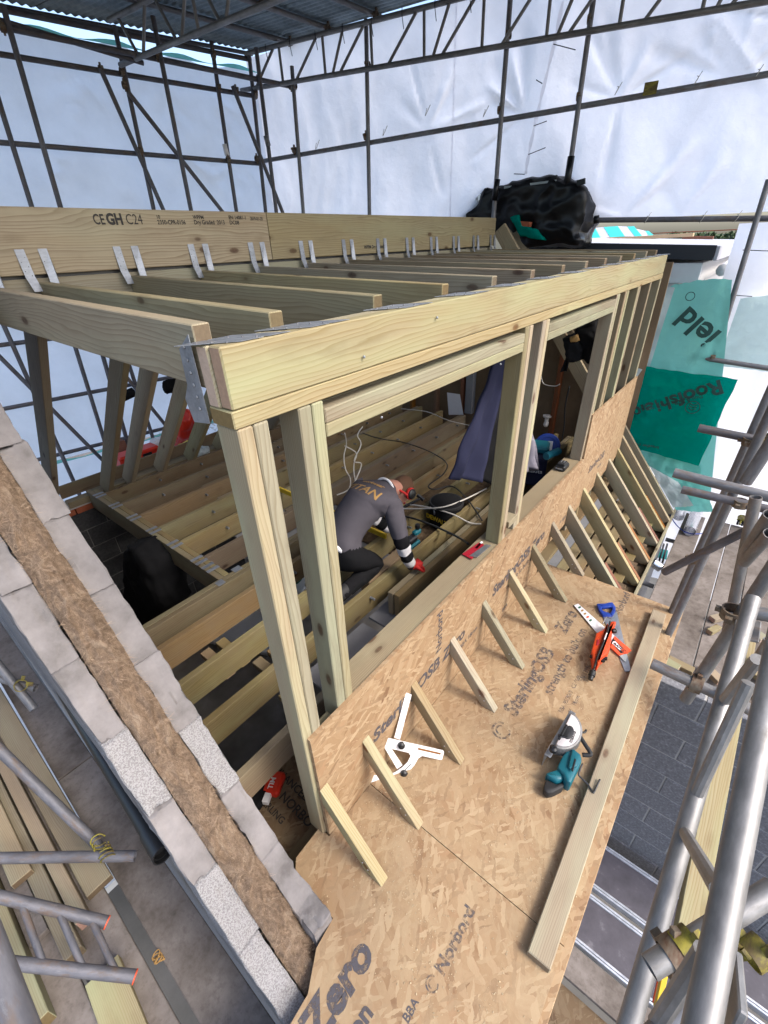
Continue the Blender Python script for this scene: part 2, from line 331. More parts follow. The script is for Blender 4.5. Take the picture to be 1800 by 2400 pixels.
M['sheet_tint'] = mat_sheet('white_sheet_over_green', (0.55, 0.70, 0.69), (0.60, 0.76, 0.75), 0.6, 4)
M['poly_clear'] = mat_sheet('milky_polythene', (0.50, 0.55, 0.56), (0.5, 0.58, 0.58), 0.4, 6)

def mat_wool():
    s = NT('mineral_wool'); v = s.coords(rnd=False)
    n1 = s.noise(v, 14, 8, 0.7, dist=1.2); n2 = s.noise(s.coords((1, 0.35, 0.35), False), 130, 5, 0.7, dist=2.5)
    c = s.ramp(n1, [(0.30, (0.10, 0.068, 0.048)), (0.44, (0.23, 0.158, 0.108)), (0.55, (0.33, 0.232, 0.158)), (0.70, (0.50, 0.385, 0.28))])
    c = s.mix(s.ramp(n2, [(0.35, 0.6), (0.6, 0.0)]), c, (0.10, 0.065, 0.045))
    n4 = s.noise(v, 420, 3, 0.7)
    c = s.mix(s.ramp(n4, [(0.45, 0.0), (0.7, 0.5)]), c, (0.46, 0.35, 0.25))
    return s.done(c, 0.95, 0, s.bump(s.math('ADD', n2, s.math('MULTIPLY', n4, 0.6)), 1.0, 0.012), 0.1)
M['wool'] = mat_wool()
s_ = NT('wool_fibre'); oi_ = s_.coords(rnd=False)
M['fibre'] = s_.done(s_.ramp(s_.noise(oi_, 40, 4), [(0.3, (0.26, 0.18, 0.12)), (0.7, (0.48, 0.36, 0.26))]), 0.9, 0, None, 0.1)

# ---------------------------------------------------------------- geometry helpers
WM = {}
def link(name, me, mat, Mx=None, parent=None, smooth=False):
    o = bpy.data.objects.new(name, me); COL.objects.link(o)
    if mat is not None and not me.materials: me.materials.append(M[mat] if isinstance(mat, str) else mat)
    Mx = Mx if Mx is not None else Matrix.Identity(4)
    WM[o] = Mx.copy()
    if parent is not None:
        o.parent = parent; o.matrix_parent_inverse = Matrix.Identity(4)
        o.matrix_basis = WM[parent].inverted() @ Mx
    else: o.matrix_basis = Mx
    if smooth:
        for p in me.polygons: p.use_smooth = True
    return o
def tag(o, label=None, cat=None, group=None, kind=None):
    if label: o['label'] = label
    if cat: o['category'] = cat
    if group: o['group'] = group
    if kind: o['kind'] = kind
    return o
def thing(name, loc, label, cat, group=None):
    o = bpy.data.objects.new(name, None); COL.objects.link(o); o.empty_display_size = 0.1
    o.location = loc; WM[o] = Matrix.Translation(V(loc))
    return tag(o, label, cat, group, 'thing' if label else None)
def mesh_bm(bm, name='mesh'):
    me = bpy.data.meshes.new(name); bm.normal_update(); bm.to_mesh(me); bm.free(); return me
def frame(p0, p1, up=(0, 0, 1), roll=0.0):
    p0, p1 = V(p0), V(p1); x = (p1 - p0); L = x.length; x.normalize()
    u = V(up); 
    if abs(u.normalized().dot(x)) > 0.99: u = V((0, 1, 0)) if abs(x.y) < 0.9 else V((1, 0, 0))
    y = u.cross(x).normalized(); z = x.cross(y)
    m = Matrix((x, y, z)).transposed().to_4x4(); m.translation = (p0 + p1)/2
    if roll: m = m @ Matrix.Rotation(roll, 4, 'X')
    return m, L
_boxcache = {}
def box_me(L, w_, h, bev=0.002):
    k = (round(L, 3), round(w_, 4), round(h, 4), bev)
    if k in _boxcache: return _boxcache[k]
    bm = bmesh.new(); bmesh.ops.create_cube(bm, size=1.0)
    bmesh.ops.scale(bm, vec=(L, w_, h), verts=bm.verts)
    if bev: bmesh.ops.bevel(bm, geom=bm.edges[:], offset=min(bev, min(L, w_, h)*0.3), segments=1, affect='EDGES', profile=0.5)
    me = mesh_bm(bm, 'box'); return me
def beam(name, mat, p0, p1, w_, h, up=(0, 0, 1), parent=None, bev=0.0025, roll=0.0):
    m, L = frame(p0, p1, up, roll)
    return link(name, box_me(L, w_, h, bev), mat, m, parent)
def box(name, mat, lo, hi, parent=None, bev=0.002, rz=0.0):
    lo, hi = V(lo), V(hi); d = hi - lo
    m = Matrix.Translation((lo + hi)/2) @ Matrix.Rotation(rz, 4, 'Z')
    return link(name, box_me(abs(d.x), abs(d.y), abs(d.z), bev), mat, m, parent)
def tube_me(L, r, n=18, hollow=True):
    bm = bmesh.new(); rings = []
    prof = [(-L/2, r), (L/2, r)]
    if hollow:
        d = min(0.12, L*0.3); ri = r*0.86
        prof = [(-L/2 + d, ri*0.02), (-L/2 + d, ri), (-L/2, ri), (-L/2, r), (L/2, r), (L/2, ri), (L/2 - d, ri), (L/2 - d, ri*0.02)]
    for x, rr in prof:
        rings.append([bm.verts.new((x, rr*math.cos(2*math.pi*k/n), rr*math.sin(2*math.pi*k/n))) for k in range(n)])
    for a, b in zip(rings, rings[1:]):
        for k in range(n): bm.faces.new((a[k], a[(k+1) % n], b[(k+1) % n], b[k]))
    if not hollow: bm.faces.new(rings[0]); bm.faces.new(rings[-1][::-1])
    bmesh.ops.recalc_face_normals(bm, faces=bm.faces[:])
    me = mesh_bm(bm, 'tube')
    for p in me.polygons: p.use_smooth = True
    return me
def autosm(me, ang=35):
    me.update()
    for p in me.polygons: p.use_smooth = True
    try: me.set_sharp_from_angle(angle=math.radians(ang))
    except Exception: pass
    return me
def tube(name, mat, p0, p1, r=0.0242, parent=None, n=18, hollow=True):
    m, L = frame(p0, p1); return link(name, autosm(tube_me(L, r, n, hollow)), mat, m, parent)
def path_me(pts, r, n=8, res=6, taper=None):
    P = [V(p) for p in pts]; Q = []
    for i in range(len(P)-1):
        a, b, c, d = P[max(i-1, 0)], P[i], P[i+1], P[min(i+2, len(P)-1)]
        for k in range(res):
            t = k/res
            Q.append(0.5*((2*b) + (c-a)*t + (2*a-5*b+4*c-d)*t*t + (3*b-a-3*c+d)*t**3))
    Q.append(P[-1])
    bm = bmesh.new(); rings = []
    nrm = None
    for i, q in enumerate(Q):
        t = (Q[min(i+1, len(Q)-1)] - Q[max(i-1, 0)]).normalized()
        if nrm is None: nrm = t.orthogonal().normalized()
        nrm = (nrm - t*nrm.dot(t)).normalized(); bn = t.cross(nrm)
        rr = r if taper is None else r*(taper[0] + (taper[1]-taper[0])*i/(len(Q)-1))
        rings.append([bm.verts.new(q + rr*(math.cos(2*math.pi*k/n)*nrm + math.sin(2*math.pi*k/n)*bn)) for k in range(n)])
    for a, b in zip(rings, rings[1:]):
        for k in range(n): bm.faces.new((a[k], a[(k+1) % n], b[(k+1) % n], b[k]))
    bm.faces.new(rings[0][::-1]); bm.faces.new(rings[-1])
    return mesh_bm(bm, 'path')
def path(name, mat, pts, r, parent=None, n=8, res=6, taper=None):
    c = V(pts[0]); me = path_me([V(p)-c for p in pts], r, n, res, taper)
    return link(name, me, mat, Matrix.Translation(c), parent, True)
def prism(name, mat, poly, z0, z1, Mx=None, parent=None, bev=0.0):
    """polygon in local XY extruded z0..z1"""
    bm = bmesh.new()
    a = [bm.verts.new((x, y, z0)) for x, y in poly]; b = [bm.verts.new((x, y, z1)) for x, y in poly]
    n = len(poly)
    bm.faces.new(a[::-1]); bm.faces.new(b)
    for k in range(n): bm.faces.new((a[k], a[(k+1) % n], b[(k+1) % n], b[k]))
    bmesh.ops.recalc_face_normals(bm, faces=bm.faces[:])
    if bev: bmesh.ops.bevel(bm, geom=bm.edges[:], offset=bev, segments=2, affect='EDGES', profile=0.5)
    return link(name, autosm(mesh_bm(bm, 'prism'), 40), mat, Mx, parent)
def grid(name, mat, fn, nu, nv, parent=None, thick=0.0, origin=None):
    bm = bmesh.new(); c = V(origin) if origin else V(fn(0.5, 0.5))
    g = [[bm.verts.new(V(fn(i/nu, j/nv)) - c) for j in range(nv+1)] for i in range(nu+1)]
    for i in range(nu):
        for j in range(nv): bm.faces.new((g[i][j], g[i+1][j], g[i+1][j+1], g[i][j+1]))
    if thick:
        bm.normal_update(); bmesh.ops.solidify(bm, geom=bm.faces[:], thickness=thick)
    return link(name, mesh_bm(bm, 'sheet'), mat, Matrix.Translation(c), parent, True)
def lathe(name, mat, prof, Mx, parent=None, n=20):
    bm = bmesh.new(); R = []
    for x, r in prof: R.append([bm.verts.new((x, r*math.cos(2*math.pi*k/n), r*math.sin(2*math.pi*k/n))) for k in range(n)])
    for a, b in zip(R, R[1:]):
        for k in range(n): bm.faces.new((a[k], a[(k+1) % n], b[(k+1) % n], b[k]))
    bm.faces.new(R[0][::-1]); bm.faces.new(R[-1]); bmesh.ops.recalc_face_normals(bm, faces=bm.faces[:])
    return link(name, autosm(mesh_bm(bm, 'lathe')), mat, Mx, parent)
def text(name, s, size, origin, xdir, ydir, mat, parent, bold=0.0, sx=1.0, shear=0.0):
    c = bpy.data.curves.new('txt', 'FONT'); c.body = s; c.size = size; c.offset = bold; c.shear = shear; c.resolution_u = 3
    o = bpy.data.objects.new('txt', c); COL.objects.link(o)
    me = bpy.data.meshes.new_from_object(o); bpy.data.objects.remove(o); bpy.data.curves.remove(c)
    x, y = V(xdir).normalized(), V(ydir).normalized(); z = x.cross(y)
    m = Matrix((x*sx, y, z)).transposed().to_4x4(); m.translation = V(origin)
    me.transform(Matrix.Diagonal((sx, 1, 1, 1))); m = Matrix((x, y, z)).transposed().to_4x4(); m.translation = V(origin)
    return link(name, me, mat, m, parent)
def lerp(a, b, t): return V(a)*(1-t) + V(b)*t
def ext(a, b, ea=0.0, eb=0.0):
    a, b = V(a), V(b); d = (b-a).normalized(); return a - d*ea, b + d*eb
def coupler(pos, axis, parent, mat='clamp', s=1.0, cross=None):
    """double coupler: two short collars at right angles with bolt lugs"""
    pos = V(pos); a = V(axis).normalized(); b = V(cross).normalized() if cross is not None else a.orthogonal().normalized()
    bm = bmesh.new(); n = 14
    def collar(p, d, r, L):
        m, _ = frame(p - d*L/2, p + d*L/2)
        ring = []
        for x, rr in ((-L/2, 0.0255*s), (-L/2, r), (L/2, r), (L/2, 0.0255*s)):
            ring.append([bm.verts.new(m @ V((x, rr*math.cos(2*math.pi*k/n), rr*math.sin(2*math.pi*k/n)))) for k in range(n)])
        for u, v in zip(ring, ring[1:]):
            for k in range(n): bm.faces.new((u[k], u[(k+1) % n], v[(k+1) % n], v[k]))
    def lug(p, d, side, L=0.05, w_=0.022, h=0.022):
        m, _ = frame(p, p + side*L, d); r = bmesh.ops.create_cube(bm, size=1.0)
        bmesh.ops.scale(bm, vec=(L, w_, h), verts=r['verts']); bmesh.ops.transform(bm, matrix=m, verts=r['verts'])
    collar(pos, a, 0.0295*s, 0.042)
    side = a.cross(b).normalized() if a.cross(b).length > 0.1 else a.orthogonal().normalized()
    lug(pos + b*0.026, a, b, 0.030, 0.018, 0.018); lug(pos - b*0.026, a, -b, 0.026, 0.016, 0.016)
    lug(pos + side*0.024 + b*0.01, a, side, 0.036, 0.022, 0.022)
    bmesh.ops.recalc_face_normals(bm, faces=bm.faces[:])
    return link('coupler', autosm(mesh_bm(bm)), mat, None, parent)

# ================================================================ SETTING
prism('ground', 'ground', [(-60, -60), (60, -60), (60, 60), (-60, 60)], -5.4, -5.2)['kind'] = 'structure'
tag(box('floor', 'dirtfloor', (-0.1, -0.6, -2.4), (5.3, 4.2, -2.25), bev=0), kind='structure')

# ---------------------------------------------------------------- dormer frame
HY, HZ, XN, XF = -0.028, 2.278, 0.078, 4.82
dorm = thing('dormer_frame', (XN, 0, 0), 'pale treated timber dormer frame with open flat roof joists, window openings and strand board skirt', 'timber frame')
beam('header_ply', 'wood_pale', (XN, HY+0.0235, HZ-0.0735), (XF, HY+0.0235, HZ-0.0735), 0.046, 0.147, parent=dorm, bev=0.004)
beam('header_ply', 'wood_pale', (XN-0.004, HY+0.0715, HZ-0.075), (XF, HY+0.0715, HZ-0.075), 0.046, 0.147, parent=dorm, bev=0.004)
beam('top_plate', 'wood', (XN-0.005, HY+0.048, HZ-0.171), (XF, HY+0.048, HZ-0.171), 0.097, 0.045, parent=dorm, bev=0.003)
ZP = HZ - 0.195
def stud(x, z0=0.0, w_=0.046, y=HY+0.0475, d=0.095, mat='wood', ztop=ZP):
    yb = y + 0.028*(ztop - z0)/2.08
    return beam('stud', mat, (x, yb, z0), (x, y, ztop), d, w_, up=(1, 0, 0), parent=dorm, bev=0.004)
stud(0.102, -0.02, mat='wood_pale'); stud(0.150, 0.0, mat='wood_pale')
stud(0.300, 0.0, 0.048); stud(0.349, 0.0, 0.044, mat='wood_pale')
# window jambs measured off the photograph
XJ = (1.858, -0.028, 0.529)[0]
stud(1.790, 0.765, 0.047, mat='wood'); stud(1.838, 0.765, 0.044, mat='wood_pale')
stud(2.008, 0.765, 0.047); stud(2.056, 0.765, 0.044, mat='wood_pale')
for x in (3.36, 3.41, 3.60, 3.66, 3.98, 4.02, 4.40, 4.79): stud(x, 0.02, 0.045)
# lintels: two plies, stepped below the plate
for x0, x1 in ((0.373, 1.765), (2.080, 3.335)):
    beam('lintel', 'wood', (x0, HY+0.030, 2.033), (x1, HY+0.030, 2.033), 0.060, 0.045, parent=dorm, bev=0.004)
    beam('lintel', 'wood', (x0, HY+0.0255, 1.9885), (x1, HY+0.0255, 1.9885), 0.050, 0.043, parent=dorm, bev=0.004)
    beam('lintel', 'wood_old', (x0, HY+0.078, 2.012), (x1, HY+0.078, 2.012), 0.034, 0.088, parent=dorm, bev=0.004)
beam('sill_plate', 'wood_grey', (0.374, 0.060, 0.742), (3.335, 0.060, 0.742), 0.140, 0.046, parent=dorm, bev=0.004)
beam('noggin', 'wood', (0.175, 0.02, 0.66), (0.274, 0.02, 0.66), 0.095, 0.046, parent=dorm)
beam('noggin', 'wood', (1.862, 0.02, 0.87), (1.983, 0.02, 0.87), 0.095, 0.046, parent=dorm)
beam('bottom_plate', 'wood_old', (0.08, 0.02, -0.045), (4.82, 0.02, -0.045), 0.095, 0.046, parent=dorm)
# upstand boards (local x along, y up the board)
def osb_panel(name, poly, parent, mat='osb', th=0.018, y=0.0):
    m = Matrix(((1, 0, 0), (0, 0, -1), (0, 1, 0))).transposed().to_4x4()
    m = Matrix(((1, 0, 0, 0), (0, 0, -1, y), (0, 1, 0, 0), (0, 0, 0, 1)))
    return prism(name, mat, poly, 0.0, -th, m, parent)
up1 = osb_panel('strand_board', [(0.097, -0.03), (1.66, -0.005), (1.66, 0.772), (0.097, 0.772)], dorm, y=-0.0285)
up2 = osb_panel('strand_board', [(1.663, -0.01), (2.60, -0.005), (2.60, 0.20), (3.37, 0.20), (3.37, 0.772), (1.663, 0.772)], dorm, y=-0.0285)
up3 = osb_panel('strand_board', [(3.373, 0.20), (4.84, 0.30), (4.84, 1.17), (3.373, 1.17)], dorm, y=-0.0285)

# roof joists, falling slightly to the front, in strap hangers at the header
JX = [0.101, 0.323, 0.749, 1.163, 1.575, 1.999, 2.43, 2.838, 3.24, 3.62, 4.02, 4.42, 4.80]
RY = 1.765
for i, x in enumerate(JX):
    z0, z1 = 2.319-0.0735, 2.371-0.0735
    beam('roof_joist', 'wood_grey', (x, 0.068, z0), (x, RY-0.004, z1), 0.046, 0.147, parent=dorm, bev=0.003)
def plate(name, pts, parent, mat='galv', th=0.0015):
    bm = bmesh.new(); vs_ = [bm.verts.new(V(p)) for p in pts]; bm.faces.new(vs_)
    bm.normal_update(); bmesh.ops.solidify(bm, geom=bm.faces[:], thickness=th)
    return link(name, mesh_bm(bm), mat, None, parent)
def nails_me(pts, d, r=0.004):
    bm = bmesh.new()
    for p in pts:
        m, _ = frame(V(p), V(p)+V(d)*0.002)
        q = bmesh.ops.create_cone(bm, cap_ends=True, segments=6, radius1=r, radius2=r*0.7, depth=0.003)
        bmesh.ops.transform(bm, matrix=V(d).to_track_quat('Z', 'Y').to_matrix().to_4x4(), verts=q['verts'])
        bmesh.ops.translate(bm, vec=V(p), verts=q['verts'])
    return mesh_bm(bm)
for i, x in enumerate(JX):
    # header hanger: two straps folded over the header top and a cradle behind
    for sgn in (-1, 1):
        xx = x + sgn*0.042
        pts = [(xx-0.034, HY+0.096, HZ+0.002), (xx+0.036, HY+0.096, HZ+0.002), (xx+0.060, HY+0.004, HZ+0.002), (xx-0.006, HY+0.004, HZ+0.002)]
        pl = plate('hanger_strap', [(p[0]+(0.09*(1-(p[1]-HY)/0.096) if i < 4 else 0.05*(1-(p[1]-HY)/0.096)), p[1], p[2]) for p in pts], dorm)
        link('hanger_nail', nails_me([(xx+0.01+0.02*k, HY+0.075-0.03*k, HZ+0.005) for k in range(3)], (0, 0, 1), 0.0028), 'tube', None, pl)['kind'] = 'stuff'
    ry = RY - 0.0135
    for sgn in (-1, 1):      # ridge straps up the beam face
        xx = x + sgn*0.046
        zt = 2.505
        pl = plate('hanger_strap', [(xx-0.018-sgn*0.008, ry-0.030, 2.335), (xx+0.018-sgn*0.008, ry-0.030, 2.335), (xx+0.019, ry-0.012, 2.395), (xx+0.019, ry-0.002, zt), (xx-0.019, ry-0.002, zt), (xx-0.019, ry-0.012, 2.395)], dorm)
        link('hanger_nail', nails_me([(xx+(-1)**k*0.010, ry-0.006-0.0045+0.0035*k*0.5, 2.40+0.018*k) for k in range(5)], (0, -1, 0), 0.003), 'darksteel', None, pl)['kind'] = 'stuff'
# near hanger seen at the header end
hp = plate('hanger_cradle', [(XN-0.012, 0.070, 2.30), (XN-0.012, 0.128, 2.262), (XN-0.012, 0.135, 2.175), (XN-0.012, 0.165, 2.135), (XN-0.012, 0.150, 2.075), (XN-0.012, 0.072, 2.085)], dorm)
link('hanger_nail', nails_me([(XN-0.0145, 0.10, 2.27-0.03*k) for k in range(6)], (-1, 0, 0), 0.005), 'galv', None, hp)['kind'] = 'stuff'
# screw heads on header face
for (x, z) in ((0.55, 2.17), (0.95, 2.23), (0.62, 1.96), (1.5, 1.96)):
    lathe('screw', 'galv', [(0, 0.0045), (0.004, 0.0045), (0.006, 0.002)], frame((x, HY, z), (x, HY-0.01, z))[0], dorm, 8)

# ---------------------------------------------------------------- ridge beam
ridge = thing('ridge_beam', (0, RY, 2.2), 'deep stamped timber ridge beam behind the roof joists with strap hangers', 'beam')
beam('board', 'wood_grey', (-1.4, RY+0.010, 2.534), (1.690, RY+0.010, 2.534), 0.046, 0.262, parent=ridge)
beam('board', 'wood_grey', (1.694, RY+0.010, 2.534), (4.86, RY+0.010, 2.534), 0.046, 0.262, parent=ridge)
beam('ledger', 'wood_pale', (-1.4, RY+0.030, 2.305), (4.86, RY+0.030, 2.305), 0.046, 0.165, parent=ridge)
beam('shadow_gap_strip', 'darksteel', (-1.4, RY+0.052, 2.394), (4.86, RY+0.052, 2.394), 0.06, 0.018, parent=ridge, bev=0)  # dark strip stands in for the shadow gap above the ledger
b0 = ridge.children[0] if ridge.children else None
yt = RY + 0.010 - 0.0235 - 0.0012
def stamp(s, px, size, bold=0.0, sx=1.0):
    return text('stamp', s, size, (px, yt, 0), (1, 0, 0), (0, 0, 1), 'ink_black', ridge, bold, sx)
for s, px, z, sz, bo, sx in (('CE', 0.632, 2.600, 0.060, 0.0012, 0.75), ('GH', 0.695, 2.600, 0.064, 0.003, 0.85), ('C24', 0.790, 2.600, 0.064, 0.0, 0.80),
                      ('10', 0.955, 2.626, 0.022, 0.0006, 1.0), ('2350-CPR-0156', 0.955, 2.600, 0.028, 0.0006, 0.9), ('WPPM', 1.17, 2.626, 0.024, 0.0006, 1), ('Dry Graded  2013', 1.17, 2.600, 0.030, 0.0006, 0.9),
                      ('EN 14081-1', 1.405, 2.626, 0.026, 0.0006, 1.0), ('DC08', 1.405, 2.600, 0.028, 0.0006, 1), ('2019-01-20', 1.56, 2.622, 0.026, 0.0006, 0.8),
                      ('WPPM Dry Graded', 2.62, 2.437, 0.034, 0.001, 0.9)):
    text('stamp', s, sz, (px, yt, z), (1, 0, 0), (0, 0, 1), 'ink_black', ridge, bo, sx)
# long rafters left at the far cheek
for x in (4.93, 5.15):
    beam('rafter', 'wood_grey', (x, RY-0.03, 2.565), (x, -0.66, -0.46), 0.046, 0.15, parent=ridge)

# ---------------------------------------------------------------- eaves roof: short rafters, deck, eaves board
eav = thing('eaves_framing', (0, -0.5, 0), 'short sloping rafters and strand board deck in front of the dormer', 'roof')
SX = [0.116, 0.40, 0.80, 1.20, 1.60, 2.00, 2.40, 2.80]
sl = V((0, -0.3603, -0.4476)).normalized(); nrm = V((0, -0.4476, 0.3603)).normalized()
def rafter(x, z_foot, ztop=0.4476, dep=0.072, mat='wood_pale'):
    """rafter with plumb cut at the top and level cut at the foot, in the plane x"""
    k = 1.2423
    y0 = -0.0290
    # top edge line: z = ztop - k*(-y)
    yf = -(ztop - z_foot)/k
    dv = dep*math.sqrt(1 + k*k)
    dh = dv/k
    zt = ztop + k*y0
    poly = [(y0, zt), (yf, z_foot), (yf+dh, z_foot), (y0, zt-dv)] if zt-dv > z_foot else [(y0, zt), (yf, z_foot), (y0, z_foot)]
    c = V((x, (y0+yf)/2, (zt+z_foot)/2))
    # local x runs down the slope, so grain follows the length
    lx = V((0, yf-y0, z_foot-zt)).normalized(); lz = V((1, 0, 0)); ly = lz.cross(lx)
    m = Matrix((lx, ly, lz)).transposed().to_4x4(); m.translation = c
    mi = m.inverted()
    loc = [mi @ V((x, a, b)) for a, b in poly]
    return prism('rafter', mat, [(p.x, p.y) for p in loc], -0.0235, 0.0235, m, eav, 0.003)
for i, x in enumerate(SX): rafter(x, 0.001, 0.4476)
for i, x in enumerate([3.20, 3.60, 4.01, 4.42]): rafter(x, -0.49, 0.42, 0.12)
rafter(4.76, -0.49, 0.42, 0.12, 'wood')
for x, dz in ((3.25, 0), (3.65, 0), (4.06, 0), (4.47, 0), (4.80, 0.0)):   # old rafter ends left beside the new ones
    beam('old_rafter_end', 'wood_red', (x, -0.40, -0.14), (x, -0.70, -0.50), 0.04, 0.07, parent=eav)
def deck(name, poly, mat='osb_dust', z=0.0):
    c = V((sum(p[0] for p in poly)/len(poly), sum(p[1] for p in poly)/len(poly), z))
    return prism(name, mat, [(x-c.x, y-c.y) for x, y in poly], -0.018, 0.0, Matrix.Translation(c), eav)
W0 = -1.062
d1 = deck('deck_board', [(0.402, W0), (2.80, W0), (2.80, -0.30), (2.775, -0.30), (2.775, -0.0305), (0.402, -0.0305)])
d0 = deck('deck_board', [(-1.95, W0), (0.3985, W0), (0.3985, -0.0305), (0.09, -0.0305), (0.09, 0.035), (-0.07, 0.03), (-0.118, -0.02), (-0.118, -0.262), (-0.228, -0.275), (-0.34, -0.345), (-0.45, -0.352), (-1.95, -0.352)])
beam('rim_board', 'wood', (-1.95, W0+0.004, -0.085), (2.80, W0+0.004, -0.085), 0.024, 0.12, parent=eav)
beam('rim_board', 'osb', (-1.95, W0-0.004, -0.029), (2.84, W0-0.004, -0.029), 0.05, 0.018, parent=eav)
beam('eaves_board', 'wood', (2.62, -0.715, -0.50), (5.35, -0.715, -0.50), 0.022, 0.11, parent=eav)
beam('wall_plate', 'wood_old', (2.62, -0.64, -0.56), (5.35, -0.64, -0.56), 0.10, 0.07, parent=eav)
# old ceiling boards seen between the rafters
for k in range(5):
    beam('ceiling_strip', 'wood_old', (2.5, -0.07-0.115*k, -0.34-0.02*k), (5.2, -0.07-0.115*k, -0.34-0.02*k), 0.098, 0.02, parent=eav)
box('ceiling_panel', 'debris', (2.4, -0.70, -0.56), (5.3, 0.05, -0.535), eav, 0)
for x in (3.4, 3.82, 4.22): beam('ceiling_tie', 'debris', (x, -0.1, -0.40), (x, -0.62, -0.46), 0.09, 0.09, parent=eav)
# lettering on the boards
def dtext(s, size, x, y, bold=0.002, mat='ink', sx=1.0, sh=0.0, z=0.0013): return text('lettering', s, size, (x, y, z), (1, 0, 0), (0, 1, 0), mat, eav, bold, sx, sh)
def emblem(x, y, r, z=0.0013):
    bm = bmesh.new(); n = 28
    for a0, a1, r0, r1 in ((0.15, 5.4, 0.78, 1.0), (0.2, 3.6, 0.40, 0.58)):
        A = [a0 + (a1-a0)*k/n for k in range(n+1)]
        i = [bm.verts.new((r*r0*math.cos(a), r*r0*math.sin(a), 0)) for a in A]; o_ = [bm.verts.new((r*r1*math.cos(a), r*r1*math.sin(a), 0)) for a in A]
        for k in range(n): bm.faces.new((i[k], o_[k], o_[k+1], i[k+1]))
    return link('emblem', mesh_bm(bm), 'ink', Matrix.Translation((x, y, z)), eav)
emblem(1.10, -0.44, 0.055)
dtext('SterlingOSB', 0.125, 1.225, -0.470, 0.0045, 'ink', 1.02, 0.12); dtext('Zero', 0.125, 2.055, -0.470, 0.0045, 'ink', 1.0, 0.12)
dtext('strength to build on', 0.085, 1.50, -0.582, 0.0025, 'ink', 1.0)
dtext('BBA 95/3060   CE 0086', 0.035, 1.42, -0.680, 0.0004, 'ink', 1.0); dtext('F1   18mm', 0.035, 1.45, -0.726, 0.0004, 'ink'); dtext('EN 13986  1224', 0.04, 1.72, -0.705, 0.0004, 'ink')
dtext('Norbord', 0.075, 2.505, -0.728, 0.0025, 'ink')
dtext('Zero', 0.150, -0.425, -0.475, 0.0065, 'ink_solid', 1.05, 0.12); dtext('SterlingOSB', 0.150, -1.4, -0.475, 0.003, 'ink_solid', 1.05, 0.12)
dtext('strength to build on', 0.085, -0.905, -0.575, 0.003, 'ink_solid', 1.0)
dtext('F1   BBA', 0.040, -0.235, -0.692, 0.0008, 'ink_solid', 1.0)
emblem(-0.02, -0.703, 0.026); dtext('Norbord', 0.064, 0.022, -0.726, 0.0022, 'ink', 1.08)
def utext(s, size, x, z, bold=0.002, sx=1.0, par=None, mat='ink_solid', sh=0.0): return text('lettering', s, size, (x, -0.0300, z), (1, 0, 0), (0, 0, 1), mat, dorm, bold, sx, sh)
utext('SterlingOSB Zero', 0.125, 1.72, 0.36, 0.0045, 1.0, sh=0.12); utext('strength to build on', 0.06, 1.95, 0.27, 0.001); utext('BBA 18mm', 0.05, 1.30, 0.22, 0.001); utext('SterlingOSB Zero', 0.125, -0.62+1.07, 0.30, 0.0045, 1.0, sh=0.12)
t_ = text('lettering', 'Norbord', 0.085, (1.075, -0.0300, 0.43), (0, 0, 1), (-1, 0, 0), 'ink_solid', dorm, 0.0015)
utext('BBA', 0.05, 1.93, 0.06, 0.001); utext('SterlingOSB', 0.10, 3.62, 0.53, 0.002, sh=0.12); utext('EN 300', 0.04, 3.95, 0.45, 0.001); utext('F1 BBA', 0.05, 3.0, 0.28, 0.001)

# ---------------------------------------------------------------- floor frame
ZF = 0.34
flo = thing('joist_platform', (0.8, 1.5, ZF), 'new timber floor joists hung from a doubled trimmer inside the dormer', 'floor frame')
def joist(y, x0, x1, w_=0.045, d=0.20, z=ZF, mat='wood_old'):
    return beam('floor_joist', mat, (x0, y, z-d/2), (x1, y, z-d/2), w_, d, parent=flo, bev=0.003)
XE = 4.95
for y, x0 in ((0.16, 0.45), (0.36, -0.115), (0.735, -0.115), (1.075, -0.115), (1.43, -0.115)): joist(y, x0, XE)
joist(0.575, 1.355, XE, 0.045); joist(0.523, 1.362, XE, 0.045)
joist(0.82, 1.36, 1.83, 0.09)
joist(1.645, -0.115, XE); joist(1.694, -0.115, XE)
for y in (2.06, 2.44, 2.81, 3.19, 3.58, 3.96): joist(y, 0.80, XE)
for y, x0 in ((2.12, 1.7), (2.87, 1.45), (3.25, 1.5)): joist(y, x0, XE, z=ZF-0.012)
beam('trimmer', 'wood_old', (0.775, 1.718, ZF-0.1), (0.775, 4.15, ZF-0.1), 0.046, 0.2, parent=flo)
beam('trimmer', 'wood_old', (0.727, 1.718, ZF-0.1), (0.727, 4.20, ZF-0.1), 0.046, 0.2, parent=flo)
for y in (2.06, 2.44, 2.81, 3.19, 3.58, 3.96, 1.90):
    for d in (-0.037, 0.037):
        box('hanger_plate', 'galv', (0.700, y+d-0.018, ZF+0.001), (0.802, y+d+0.018, ZF+0.003), flo, 0)
box('hanger_plate', 'galv', (0.66, 1.64, ZF+0.001), (0.72, 1.70, ZF+0.003), flo, 0); box('hanger_plate', 'galv', (0.83, 1.68, ZF+0.001), (0.90, 1.74, ZF+0.003), flo, 0)
for y, z in ((0.765, 0.343), (1.10, 0.343)): box('hanger_plate', 'tube', (-0.115, y-0.03, z-0.10), (-0.112, y+0.04, z), flo, 0)
bm = bmesh.new()
